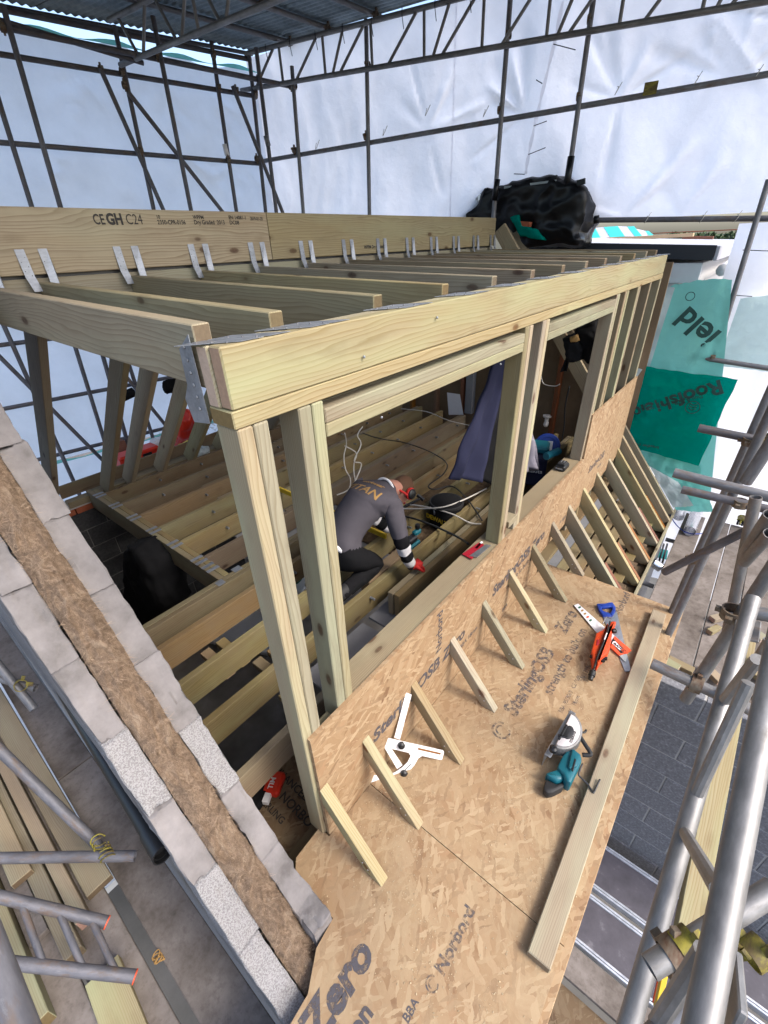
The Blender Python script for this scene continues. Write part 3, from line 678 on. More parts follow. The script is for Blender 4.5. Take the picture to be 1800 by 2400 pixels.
for y in (0.36, 0.735, 1.075, 1.43, 2.06, 2.44, 2.81, 3.19, 3.58, 3.96):
    x = 1.15 + (y*7 % 0.5)
    while x < 4.7:
        q = bmesh.ops.create_cone(bm, cap_ends=True, segments=6, radius1=0.011, radius2=0.010, depth=0.045)
        bmesh.ops.transform(bm, matrix=Matrix.Translation((x, y-0.04, ZF-0.07)) @ Matrix.Rotation(math.pi/2, 4, 'X'), verts=q['verts'])
        x += 0.52
link('bolts', mesh_bm(bm), 'galv', None, flo)['kind'] = 'stuff'
# ceiling boards between the joists (dusty), leaving the near bays open
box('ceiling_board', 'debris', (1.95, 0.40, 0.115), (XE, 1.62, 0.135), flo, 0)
box('ceiling_board', 'plaster', (2.3, 1.72, 0.115), (XE, 3.2, 0.135), flo, 0)
box('ceiling_board', 'greyboard', (1.25, 0.02, 0.10), (1.95, 0.70, 0.12), flo, 0)
box('ceiling_board', 'greyboard', (0.62, 0.40, 0.07), (1.20, 0.72, 0.09), flo, 0)
box('ceiling_board', 'greyboard', (1.3, 1.10, 0.10), (1.93, 2.6, 0.12), flo, 0)
# noggins under near bays
for x, y0, y1 in ((0.33, 1.10, 1.40), (0.45, 1.10, 1.40), (0.50, 0.76, 1.05), (0.62, 0.76, 1.05), (0.44, 0.39, 0.71)):
    beam('strutting', 'wood_old', (x, y0, 0.10), (x, y1, 0.10), 0.07, 0.045, parent=flo)
low = thing('lower_platform', (0.3, 0.3, -0.35), 'printed strand board platform lying below the near floor joists', 'board')
pb = prism('board', 'osb_dirty', [(-0.115, -0.05), (1.1, -0.05), (1.1, 0.68), (-0.115, 0.68)], -0.018, 0, Matrix.Translation((0, 0, -0.22)), low)
for s, x, y, sz in (('NORBORD', 0.02, 0.42, 0.07), ('STERLING', -0.06, 0.52, 0.05), ('ENHANCED', 0.10, 0.60, 0.06)):
    text('lettering', s, sz, (x+0.08, y, -0.2187), (0, -1, 0), (1, 0, 0), 'ink_black', low, 0.001)
for k in range(3): beam('joist_end', 'wood_old', (-0.115, 0.035+0.049*k, -0.27), (0.17, 0.035+0.049*k, -0.27), 0.045, 0.15, parent=low)
box('strap', 'tube', (-0.11, 0.02, -0.193), (0.0, 0.05, -0.190), low, 0)

# ---------------------------------------------------------------- rear roof rafters
rear = thing('rear_rafters', (2, 3.0, 1.4), 'row of bare sloping rafters on the rear roof slope behind the ridge', 'roof')
for i, x in enumerate([0.36, 0.87, 1.11, 1.47, 1.85, 2.25, 2.65, 3.05, 3.45, 3.85]):
    beam('rafter', 'wood_grey', (x, RY+0.08, 2.60), (x, 4.12, 0.30), 0.050, 0.17, parent=rear, bev=0.004)
beam('eaves_board', 'wood_old', (0.5, 4.32, 0.36), (5.0, 4.32, 0.36), 0.025, 0.14, parent=rear)
beam('wall_plate', 'wood_old', (0.5, 4.20, 0.26), (5.0, 4.20, 0.26), 0.10, 0.07, parent=rear)

# ---------------------------------------------------------------- gable wall with open cavity
gab = thing('gable_wall', (-0.28, 0.5, 0), 'raked grey block cavity wall packed with brown mineral wool', 'wall')
def prof(y): return 1.37*(y + 0.19)
def yof(z): return z/1.37 - 0.19
def rough_block(name, poly, x0, x1, mat, amp=0.006, seed=0):
    """poly in (y,z); extruded along x, subdivided and roughened"""
    c = V(((x0+x1)/2, sum(p[0] for p in poly)/len(poly), sum(p[1] for p in poly)/len(poly)))
    bm = bmesh.new()
    a = [bm.verts.new((x0-c.x, y-c.y, z-c.z)) for y, z in poly]; b = [bm.verts.new((x1-c.x, y-c.y, z-c.z)) for y, z in poly]
    n = len(poly); bm.faces.new(a); bm.faces.new(b[::-1])
    for k in range(n): bm.faces.new((a[k], b[k], b[(k+1) % n], a[(k+1) % n]))
    bmesh.ops.recalc_face_normals(bm, faces=bm.faces[:])
    bmesh.ops.bevel(bm, geom=bm.edges[:], offset=0.003, segments=1, affect='EDGES')
    bmesh.ops.triangulate(bm, faces=[f for f in bm.faces if len(f.verts) > 4])
    bmesh.ops.subdivide_edges(bm, edges=[e for e in bm.edges if e.calc_length() > 0.05], cuts=9, use_grid_fill=True)
    bm.normal_update()
    for v in bm.verts:
        p = v.co + c + V((seed, 0, 0))
        d = noise.noise(p*7)*amp*0.5 + noise.noise(p*30)*amp*0.35 + noise.noise(p*80)*amp*0.35
        if noise.noise(p*11 + V((9, 4, 1))) > 0.32: d -= amp*0.7
        v.co += v.normal*d
    return link(name, autosm(mesh_bm(bm), 32), mat, Matrix.Translation(c), gab)
def leaf(x0, x1, ystart, z_lo, mats, seed):
    zs = [z_lo + 0.262*k for k in range(13)]
    for k, (za, zb) in enumerate(zip(zs, zs[1:])):
        ya, yb = yof(za), yof(zb)
        j = 0.002
        if k == 0: poly = [(ystart, za-0.4), (ystart, za+0.05), (max(ystart+0.03, ya+0.02), za+0.07), (yb, zb-j), (yb+0.42, zb-j), (yb+0.42, za-0.4)]
        else: poly = [(ya+0.004, za+j*0.3), (yb-0.002, zb-j*0.3), (yb+0.42, zb-j*0.3), (ya+0.42, za+j*0.3)]
        rough_block('block', poly, x0 + random.uniform(-0.006, 0.004), x1 + random.uniform(-0.004, 0.006), mats[k % len(mats)], 0.012, seed+k)
    box_poly = [(ystart+0.02, -5.2), (ystart+0.02, z_lo-0.3), (yof(z_lo)+0.30, z_lo), (yof(3.1)+0.30, 3.1), (4.4, 0.3), (4.4, -5.2)]
    m = Matrix(((0, 0, 1, 0), (1, 0, 0, 0), (0, 1, 0, 0), (0, 0, 0, 1)))
    prism('wall_core', 'block_dark', box_poly, x0+0.006, x1-0.006, m, gab)
leaf(-0.216, -0.120, -0.262, 0.02, ['mortar', 'mortar', 'aggregate', 'mortar', 'mortar', 'mortar', 'mortar', 'mortar'], 0)
leaf(-0.440, -0.345, -0.347, -0.13, ['aggregate', 'aggregate', 'mortar', 'aggregate', 'mortar', 'mortar', 'mortar', 'mortar', 'mortar'], 40)
# mineral wool in the cavity
def woolpt(u, v):
    y = -0.305 + 2.6*u; x = -0.343 + 0.125*v
    z = max(prof(y), prof(-0.19)) - 0.045 if y > -0.17 else prof(y)*0.4 - 0.05
    wv_ = noise.noise(V((x*9, y*5, 0.3)))*1.2; r1 = 1 - 2*abs(noise.noise(V((x*13 + wv_, y*9, 1.3)))); r2 = 1 - 2*abs(noise.noise(V((x*34, y*24 + wv_*2, 4.1)))); r3 = 1 - 2*abs(noise.noise(V((x*80, y*70, 2.1))))
    big = noise.noise(V((1.7, y*4.5, 8.0)))
    d = r1*0.034 + r2*0.020 + r3*0.008 + (0.075 + 0.05*big)*max(0.0, math.sin(math.pi*(0.04+0.92*v)))**0.5 - 0.030
    if y < -0.12: d *= 0.7
    n2 = V((0, -0.8, 0.6))
    return V((x, y, z)) + n2*d
wool = grid('mineral_wool', 'wool', woolpt, 420, 28, gab)
bm = bmesh.new()
for k in range(16000):
    u, v = random.random(), random.uniform(0.04, 0.96)
    p = woolpt(u, v); L = random.uniform(0.010, 0.034); dirv = V((random.uniform(-1, 1), random.uniform(-1, 1), random.uniform(-0.6, 1.0))).normalized()
    side = dirv.orthogonal().normalized()*random.uniform(0.0003, 0.0007); q = p - V((0, -0.8, 0.6))*0.004; pv = None
    bend = V((random.uniform(-1, 1), random.uniform(-1, 0.2), random.uniform(-1, 0.3)))*0.012
    for t in (0, 0.35, 0.7, 1.0):
        c_ = q + dirv*L*t + bend*t*t; a_ = bm.verts.new(c_ + side*(1-t*0.8)); b_ = bm.verts.new(c_ - side*(1-t*0.8))
        if pv: bm.faces.new((pv[0], pv[1], b_, a_))
        pv = (a_, b_)
tag(link('wool_fibre', mesh_bm(bm), 'fibre', None, gab), kind='stuff')
# ---------------------------------------------------------------- house walls
def block_wall(name, label, axis, at, u0, u1, z0, z1, mat, jmat, th=0.1, L=0.45, H=0.225, sgn=-1, cat='wall', maxn=300):
    t = thing(name, (at, u0, z0) if axis == 'x' else (u0, at, z0), label, cat)
    rows = int((z1 - z0)/H + 0.5); me = {}
    for r in range(rows):
        zb = z1 - (r+1)*H; u = u0 - (L/2 if r % 2 else 0)
        while u < u1 - 0.02:
            a, b = max(u, u0), min(u + L - 0.011, u1)
            if b - a > 0.03:
                pr = random.uniform(-0.002, 0.002)
                if axis == 'x': lo, hi = (at - 0.003*0 + pr, a, zb + 0.011), (at + th + pr, b, zb + H)
                else: lo, hi = (a, at + pr, zb + 0.011), (b, at + th + pr, zb + H)
                box('block', mat, lo, hi, t, 0.004)
            u += L
    if axis == 'x': box('joint', jmat, (at+0.006, u0, z0), (at+th-0.006, u1, z1-0.004), t, 0)
    else: box('joint', jmat, (u0, at+0.006, z0), (u1, at+th-0.006, z1-0.004), t, 0)
    return t
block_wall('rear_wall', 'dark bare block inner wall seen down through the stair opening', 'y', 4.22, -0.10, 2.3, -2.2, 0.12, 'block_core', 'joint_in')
rw = thing('rear_wall_plinth', (0, 4.2, 0), 'red brick course and lintel on top of the dark inner wall', 'brickwork')
for k in range(6): box('brick', 'brick', (-0.10+0.215*k, 4.18, 0.13), (0.105+0.215*k, 4.30, 0.195), rw, 0.003)
box('lintel', 'joint', (-0.10, 4.17, 0.20), (1.1, 4.32, 0.255), rw, 0.004)
tag(box('wall', 'block_dark', (2.3, 4.23, -5.2), (5.4, 4.33, 0.2), bev=0), kind='structure')
tag(box('wall', 'block_dark', (-0.12, 4.33, -5.2), (5.4, 4.43, 0.1), bev=0), kind='structure')
tag(box('wall', 'block_dark', (2.26, -0.70, -5.2), (5.5, -0.60, -0.60), bev=0), kind='structure')
tag(box('wall', 'block_dark', (-0.30, -0.62, -5.2), (2.2, -0.52, -0.12), bev=0), kind='structure')
blk = block_wall('parapet_wall', 'dark blue grey block wall standing below the scaffold with pale joints', 'x', 2.17, -2.7, -0.72, -2.4, -0.14, 'block_dark', 'joint')
# room end wall
endw = thing('end_wall', (5.2, 1.5, 0.3), 'brown boarded end wall of the dark loft room with old red studs', 'wall')
box('panel', 'plaster', (5.22, -0.02, -0.5), (5.25, 4.2, 2.2), endw, 0)
for y in (0.42, 0.86, 1.30, 1.75, 2.2, 2.65, 3.1): box('stud', 'wood_red', (5.13, y, 0.15), (5.217, y+0.05, 2.2), endw)
box('rail', 'wood_red', (5.14, 1.35, 1.30), (5.216, 3.6, 1.35), endw)
box('door_lining', 'whitepaint', (5.10, 0.10, 0.20), (5.215, 0.30, 1.55), endw)
box('pipe_box', 'greyboard', (5.12, 2.05, 0.3), (5.21, 2.16, 1.2), endw)
lmp = thing('lampholder', (5.100, 0.925, 0.403), 'white ceiling lampholder with bare bulb on the brown end wall', 'lamp')
lp = V((5.120, 0.947, 0.496))
lathe('base', 'lamp', [(0, 0.055), (0.02, 0.05), (0.025, 0.03)], frame(lp+V((0, 0, 0.03)), lp - V((0, 0, 0.05)))[0], lmp)
lathe('holder', 'lamp', [(0, 0.025), (0.05, 0.022), (0.07, 0.02)], frame(lp - V((0, 0, 0.0)), lp - V((0, 0, 0.1)))[0], lmp)
lathe('bulb', 'lamp', [(-0.05, 0.012), (-0.02, 0.028), (0.015, 0.034), (0.04, 0.02), (0.046, 0.004)], frame(lp - V((0, 0, 0.07)), lp - V((0, 0, 0.17)))[0], lmp)

# ---------------------------------------------------------------- sheeting
def wrinkle(p, a=1.0):
    q = V((p.x + 0.3*noise.noise(p*0.9), p.y + 0.3*noise.noise(p*0.9 + V((4, 0, 0))), p.z))
    return a*(0.045*noise.noise(V((q.x*1.1, q.y*1.1, q.z*1.1))) + 0.022*noise.noise(V((q.x*2.7+3, q.y*2.7, q.z*1.3))) + 0.011*(0.5-abs(noise.noise(V((q.x*4+q.z*1.5, q.y*4+q.z*1.2, q.z*1.4))))) + 0.005*noise.noise(V((q.x*9, q.y*9, q.z*3.0))))
def fold(p, c, d, L, w_, a):
    """soft fold running from c along d"""
    r = p - V(c); t = r.dot(V(d).normalized()); s_ = (r - V(d).normalized()*t).length
    if t < 0 or t > L: return 0.0
    return a*math.exp(-(s_/(w_*(0.25+t/L)))**2)*math.sin(math.pi*min(1, t/L*1.05))
Lc = V((4.447, 5.010, 0)); LN = V((0.2, 1, 0)).normalized(); LD = V((1, -0.2, 0)).normalized()
FN = V((1, 0.1887, 0)).normalized(); FD = V((0.1887, -1, 0)).normalized()
def Lpt(s_, z, off=0.0): return Lc - LD*s_ + LN*off + V((0, 0, z))
def Fpt(s_, z, off=0.0): return Lc + FD*s_ + FN*off + V((0, 0, z))
Ffolds = []
for (px, pz) in ((3.9, 2.62), (4.55, 2.60), (5.05, 2.58), (3.4, 3.55), (4.3, 3.56), (5.2, 3.56), (4.9, 4.05), (2.3, 3.56)):
    for k in range(6):
        ang = random.uniform(0.2, math.pi-0.2) * (1 if random.random() < 0.75 else -1)
        Ffolds.append((Fpt(px, pz), FD*math.cos(ang) + V((0, 0, math.sin(ang))), random.uniform(0.35, 0.95), random.uniform(0.02, 0.06), random.uniform(0.016, 0.038)*random.choice((-1, 1))))
Lfolds = []
for (px, pz) in ((0.6, 4.16), (1.2, 4.16), (2.0, 4.16), (2.4, 3.48), (1.0, 3.48), (0.3, 3.48)):
    for k in range(6):
        ang = random.uniform(-2.8, -0.3)
        Lfolds.append((Lpt(px, pz), LD*math.cos(ang) + V((0, 0, math.sin(ang))), random.uniform(0.3, 0.8), random.uniform(0.02, 0.05), random.uniform(0.014, 0.032)*random.choice((-1, 1))))
def fsheet(u, v, s0=0.0, s1=6.2, z0=2.58, z1=4.62):
    s_ = s0 + (s1-s0)*u; z = z0 + (z1-z0)*v
    p = Fpt(s_, z); d = wrinkle(p)
    for f in Ffolds: d += fold(p, *f)
    return p + FN*(0.105 + d)
t = thing('scaffold_sheet', Fpt(1, 2.6), 'long white plastic sheet laced to the far scaffold wall beside the ridge', 'sheeting')
grid('panel', 'sheet', lambda u, v: fsheet(u, v, -0.22, 2.62, 1.2, 4.56), 90, 110, t)
grid('panel', 'sheet', lambda u, v: fsheet(u, v, 2.60, 7.5, 2.585, 4.56), 150, 90, t)
# laced overlap with ties between the two panels
seam = [(5.130, 1.396, 4.300), (5.123, 1.428, 4.029), (5.112, 1.490, 3.693), (5.103, 1.536, 3.423), (5.098, 1.566, 3.185), (5.096, 1.575, 3.004)]
def ribbon(name, mat, pts, w_, parent, off):
    bm = bmesh.new(); pv = None
    for i, p in enumerate(pts):
        ww = w_*(0.5 + 0.5*abs(math.sin(i*2.1))) ; p = V(p) + FN*off
        a_, b_ = bm.verts.new(p - FD*ww), bm.verts.new(p + FD*ww + FN*-0.02)
        if pv: bm.faces.new((pv[0], pv[1], b_, a_))
        pv = (a_, b_)
    return link(name, mesh_bm(bm), mat, None, parent, True)
sp = []
for a_, b_ in zip(seam, seam[1:]):
    for k in range(4): sp.append(lerp(a_, b_, k/4))
ribbon('lap', 'sheet', sp, 0.022, t, 0.035)
for (a_, b_) in (((1298, 105), (1350, 119)), ((1272, 197), (1258, 189)), ((1252, 296), (1283, 285)), ((1239, 363), (1280, 347)), ((1231, 409), (1206, 408))):
    pass
ties = [((5.124, 1.426, 4.014), (5.163, 1.220, 3.939)), ((5.112, 1.490, 3.749), (5.100, 1.550, 3.783)), ((5.104, 1.529, 3.436), (5.128, 1.404, 3.457)), ((5.099, 1.556, 3.208), (5.131, 1.387, 3.247)), ((5.097, 1.571, 3.044), (5.075, 1.684, 3.058)),
        ((5.493, -0.531, 2.282), (5.530, -0.728, 2.269)), ((5.496, -0.545, 1.896), (5.530, -0.725, 1.885)), ((5.495, -0.539, 1.471), (5.506, -0.601, 1.432))]
for a_, b_ in ties: path('cable_tie', 'black', [V(a_)-FN*0.02, V(b_)-FN*0.03], 0.004, t, 5, 2)
t = thing('scaffold_sheet', Lpt(2, 2), 'tall white plastic sheet closing the scaffold behind the ridge beam', 'sheeting')
def lsheet(u, v, z0, z1, s0=-0.16, s1=6.6):
    s_ = s0 + (s1-s0)*u; z = z0 + (z1-z0)*v
    p = Lpt(s_, z); d = wrinkle(p)
    for f in Lfolds: d += fold(p, *f)
    if v == 1.0: z += 0.02*math.sin(s_*9)
    return Lpt(s_, z, 0.11 + d)
grid('panel', 'sheet', lambda u, v: lsheet(u, v, 1.95, 4.40), 120, 70, t)
grid('panel', 'sheet', lambda u, v: lsheet(u, v, 0.20, 1.93), 90, 40, t)
grid('panel', 'sheet', lambda u, v: lsheet(u, v, -1.6, 0.17), 90, 40, t)
grid('hem', 'membrane_pale', lambda u, v: lsheet(u, v, 4.40, 4.425) + LN*-0.03, 90, 1, t)
grid('hem', 'membrane_pale', lambda u, v: lsheet(u, v, 0.16, 0.19) + LN*-0.02, 60, 1, t)
t = thing('scaffold_sheet', (5.5, -1.2, 1), 'white plastic sheet hanging low behind the green membrane and poles', 'sheeting')
grid('panel', 'sheet', lambda u, v: V((5.62+0.35*(1-v)+0.05*math.sin(9*u), -0.43-2.6*u, -2.0+4.5*v)) + V((wrinkle(V((5.6, -0.4-2.5*u, -0.9+3.4*v)), 2.0), 0, 0)), 40, 50, t)

# ---------------------------------------------------------------- scaffold tubes
def st(parent, name, a, b, mat='tube_dark', r=0.0242, ea=0.0, eb=0.0, off=None):
    a, b = ext(a, b, ea, eb)
    if off is not None: a, b = a + off, b + off
    return tube(name, mat, a, b, r, parent)
rs = thing('rear_scaffold', Lpt(2, 2), 'grid of dark scaffold tubes and braces in front of the rear white sheet', 'scaffold')
ledger = [st(rs, 'ledger', (1.825, 5.535, 4.161), (4.434, 5.013, 4.143), ea=3.0), st(rs, 'ledger', (1.564, 5.587, 3.486), (4.358, 5.028, 3.457), ea=3.0),
          st(rs, 'ledger', (1.984, 5.503, 4.480), (4.422, 5.016, 4.481), ea=3.0)]
st(rs, 'ledger', (1.747, 5.101, 4.237), (4.670, 4.516, 4.178), ea=2.0, r=0.025)
st(rs, 'ledger', (1.827, 5.135, 4.288), (2.921, 4.916, 4.171), ea=1.0, r=0.021)
for (a_, b_, d_) in (((1.805, 5.039, 4.371), (1.719, 5.056, 2.913), 0), ((3.065, 4.787, 4.513), (3.024, 4.795, 2.869), 0), ((4.154, 4.569, 4.446), (4.128, 4.574, 2.871), 0),
                     ((1.702, 5.510, 4.430), (1.614, 5.527, 2.943), 0), ((2.899, 5.270, 4.518), (2.828, 5.284, 2.939), 0), ((3.919, 5.066, 4.556), (3.865, 5.077, 2.922), 0), ((4.374, 4.975, 4.540), (4.287, 4.993, 2.900), 0)):
    st(rs, 'standard', a_, b_, eb=3.6)
for a_, b_ in (((2.631, 5.274, 4.150), (2.911, 5.218, 2.937)), ((2.846, 5.231, 3.992), (3.629, 5.074, 2.932)), ((4.028, 4.944, 4.170), (4.473, 4.855, 2.909))):
    st(rs, 'brace', a_, b_, eb=0.6)
for p in ((2.650, 5.300, 4.148), (2.851, 5.260, 4.158), (4.380, 4.974, 4.153), (3.911, 5.068, 4.159), (4.129, 5.024, 4.157), (2.841, 5.262, 3.497), (4.273, 4.995, 3.501), (2.842, 5.262, 4.048), (3.864, 5.057, 3.463), (3.905, 5.049, 4.439)):
    coupler(p, LD, rs, cross=(0, 0, 1), s=1.15)
for p in ((1.754, 5.069, 4.226), (3.034, 4.813, 4.229), (4.154, 4.589, 4.191), (4.570, 4.506, 4.173)): coupler(p, LD, rs, cross=(0, 0, 1), s=1.2)
path('sleeve', 'tube', [(4.127, 4.575, 3.666), (4.143, 4.571, 3.569)], 0.031, rs, 14, 2)
path('sleeve', 'whitepaint', [(3.862, 5.078, 3.623), (3.875, 5.075, 3.509)], 0.030, rs, 14, 2)
# lower lifts seen between the rear rafters
for z in (1.92, 1.66, 0.98, 0.30): st(rs, 'ledger', Lpt(4.8, z, -0.0), Lpt(0.2, z, -0.0), r=0.0242)
for s_ in (3.55, 2.45, 1.3): st(rs, 'standard', Lpt(s_, -1.5, -0.06), Lpt(s_, 2.0, -0.06))
for s_ in (3.1, 2.1): st(rs, 'brace', Lpt(s_, 0.0, -0.1), Lpt(s_+0.9, 2.3, -0.1))
fs = thing('far_scaffold', Fpt(2, 3), 'scaffold uprights and ledgers standing in front of the far white sheet', 'scaffold')
st(fs, 'ledger', (4.415, 5.184, 3.496), (5.453, -0.319, 3.546), eb=1.5, mat='tube'); st(fs, 'ledger', (5.239, 0.818, 2.594), (5.515, -0.645, 2.528), eb=1.5)
for a_, b_, mt in (((4.528, 4.408, 4.327), (4.515, 4.476, 2.871), 'tube'), ((4.721, 3.386, 4.533), (4.708, 3.454, 2.810), 'tube'), ((5.010, 1.854, 4.490), (5.009, 1.862, 2.912), 'tube'), ((5.149, 1.119, 4.342), (5.149, 1.118, 2.892), 'tube')):
    st(fs, 'standard', a_, b_, mt, eb=0.35)
st(fs, 'standard', (5.400, -0.563, 2.819), (5.400, -0.593, 1.474), mat='tube'); st(fs, 'ledger', (5.360, -0.418, 1.312), (5.360, -1.061, 1.266), mat='tube', eb=1.5)
for p, ax in (((4.518, 4.516, 3.553), 0), ((4.717, 3.459, 3.570), 0), ((5.015, 1.881, 3.604), 0), ((5.157, 1.129, 3.605), 0), ((4.729, 3.396, 4.177), 0), ((5.021, 1.850, 4.149), 0), ((5.157, 1.127, 4.124), 0), ((4.538, 4.409, 4.159), 0), ((5.370, -0.583, 1.318), 0)):
    coupler(p, FD, fs, 'clamp', 1.15, (0, 0, 1))
ytag = box('tag', 'clamp_y', (-0.055, -0.004, -0.045), (0.055, 0.004, 0.045)); 
m = Matrix((FD, -FN, V((0, 0, 1)))).transposed().to_4x4(); m.translation = V((5.293, 0.531, 3.575)) - FN*0.035
ytag.matrix_basis = m; WM[ytag] = m; ytag.parent = fs; ytag.matrix_basis = WM[fs].inverted() @ m
# black taped bottoms of two uprights at the chimney
path('tape', 'poly_black', [(4.993, 1.840, 3.024), (4.989, 1.860, 2.834)], 0.032, fs, 12, 2)
path('tape', 'poly_black', [(5.130, 1.113, 3.149), (5.129, 1.118, 2.855)], 0.034, fs, 12, 2)
path('tape', 'poly_black', [(5.217, 0.811, 2.594), (5.226, 0.764, 2.602)], 0.038, fs, 12, 2)
# white ties round the tubes
for q in (((4.883, 2.705, 3.699), 0), ((5.006, 2.052, 3.605), 0), ((5.240, 0.810, 3.606), 0), ((5.358, 0.187, 3.584), 0), ((5.439, -0.242, 3.560), 0), ((5.330, 0.334, 2.575), 0), ((5.418, -0.134, 2.556), 0), ((5.470, -0.407, 2.544), 0), ((4.603, 4.189, 3.563), 0), ((4.782, 3.236, 3.586), 0)):
    c_ = V(q[0]); pts = [c_ + V((0, 0, 0.028*math.cos(a))) - FN*(0.028*math.sin(a)) + FD*0.012*math.sin(a*1.5) for a in (0, 1.0, 2.1, 3.1)] + [c_ + FD*0.03 + V((0, 0, 0.06)) + FN*0.03]
    path('sheet_tie', 'cable_w', pts, 0.0035, fs, 5, 3)

# ---------------------------------------------------------------- lattice beams and corrugated roof
def lattice(label, t0, t1, b0, b1, web, mat='alu', r=0.0242, rw=0.016):
    t = thing('lattice_beam', V(b0), label, 'lattice beam')
    tube('chord', mat, t0, t1, r, t); tube('chord', mat, b0, b1, r, t)
    for a_, b_ in web: tube('web', mat, a_, b_, rw, t, 10, False)
    return t
ft0, ft1 = V((4.389, 4.826, 4.516)), V((4.709, 3.132, 4.483)); fb0, fb1 = V((4.357, 4.998, 4.202)), V((5.335, -0.188, 3.970))
dft = (ft1-ft0).normalized(); dfb = (fb1-fb0).normalized()
ftE = ft0 + dft*7.5; fbE = fb0 + dfb*7.5
web = []
for xt, xb in ((654, 634), (664, 702), (742, 714), (756, 790), (792, 795), (838, 805), (862, 892), (950, 910), (972, 1013), (1075, 1030), (1097, 1148), (1088, 1090), (1226, 1174), (1290, 1317), (1383, 1345), (1500, 1510), (1530, 1535), (1560, 1545)):
    pass
def at_chord(c0, d, s_): return c0 + d*s_
for k in range(12):
    s_ = 0.25 + 0.62*k
    web.append((at_chord(ft0, dft, s_), at_chord(fb0, dfb, s_-0.18))); web.append((at_chord(ft0, dft, s_+0.07), at_chord(fb0, dfb, s_+0.25)))
    if k % 2: web.append((at_chord(ft0, dft, s_+0.345), at_chord(fb0, dfb, s_+0.345)))
lattice('aluminium lattice beam along the top of the far sheet', ft0 - dft*0.2, ftE, fb0 - dfb*0.2, fbE, web)
g0, g1 = V((2.881, 5.157, 4.520)), V((2.968, 4.433, 4.520)); h0, h1 = V((2.819, 5.144, 4.190)), V((3.044, 2.956, 4.190))
dg = ((g1-g0).normalized() + (h1-h0).normalized()).normalized(); g0 = V((h0.x, h0.y, 4.52))
web = []
for k in range(9):
    s_ = 0.10 + 0.62*k
    web.append((g0 + dg*s_, h0 + dg*(s_+0.20))); web.append((g0 + dg*(s_+0.47), h0 + dg*(s_+0.27)))
    if k % 2: web.append((g0 + dg*(s_+0.52), h0 + dg*(s_+0.52)))
lattice('aluminium lattice beam hanging below the corrugated roof over the rear scaffold', g0 - dg*0.05, g0 + dg*5.6, h0 - dg*0.05, h0 + dg*5.6, web)
# purlins
roof = thing('corrugated_shelter', (2, 3, 4.6), 'dark corrugated steel sheets on tube purlins roofing the scaffold', 'roof')
RD = FD.copy()                         # corrugations run this way
e0, e1 = V((2.121, 5.713, 4.610)), V((4.549, 5.128, 4.610)); ED = (e1-e0).normalized()
def purl(a_, b_):
    a_, b_ = V(a_), V(b_); tube('purlin', 'tube', a_ - (b_-a_).normalized()*3.0, b_ + (b_-a_).normalized()*0.10, 0.0242, roof)
purl((3.067, 4.711, 4.570), (4.628, 4.508, 4.570)); purl((3.821, 3.980, 4.570), (4.675, 3.915, 4.570)); purl((4.288, 3.363, 4.570), (4.820, 3.328, 4.570))
pd = (V((4.628, 4.508, 4.570)) - V((3.067, 4.711, 4.570))).normalized()
for k in range(7):
    q = V((4.820, 3.328, 4.570)) + FD*(0.85*(k+1)); tube('purlin', 'tube', q - pd*5.5, q + pd*0.1, 0.0242, roof)
tube('edge_tube', 'tube_dark', e0 - ED*3 + V((0, 0, -0.035)), e1 + V((0, 0, -0.035)), 0.02, roof)
def corr(s0, s1, r0, r1, dz):
    pitch = 0.076; bm = bmesh.new(); n = int((s1-s0)/pitch*6); pv = None
    for i in range(n+1):
        s_ = s0 + (s1-s0)*i/n; h = 0.010*math.cos(2*math.pi*s_/pitch) + dz
        a_ = e1 - ED*s_ + RD*r0 + V((0, 0, h)); b_ = e1 - ED*s_ + RD*r1 + V((0, 0, h + 0.0))
        a_, b_ = bm.verts.new(a_), bm.verts.new(b_)
        if pv: bm.faces.new((pv[0], a_, b_, pv[1]))
        pv = (a_, b_)
    link('corrugated_sheet', mesh_bm(bm), 'corr', None, roof, True)
k = 0
for s0 in [i*0.76 for i in range(9)]:
    for r0, r1 in ((0.0, 2.75), (2.65, 5.3), (5.2, 7.6)):
        corr(s0 - 0.03, s0 + 0.79, r0, r1, 0.004*((k % 2)) + (0.004 if r0 else 0)); k += 1
for p in (((4.579, 4.456, 4.550)), ((4.626, 3.868, 4.550)), ((4.769, 3.288, 4.550)), ((3.760, 3.914, 4.550))): coupler(p, FD, roof, 'clamp', 1.2, pd)
for k in range(9):
    q = ft0 + dft*(0.15 + 0.36*k); path('hook_bolt', 'black', [q + V((0, 0, 0.03)) - FN*0.03, q + V((0, 0, -0.02)) - FN*0.035, q + V((0, 0, -0.13)) - FN*0.04 + FD*0.02], 0.004, roof, 5, 3)

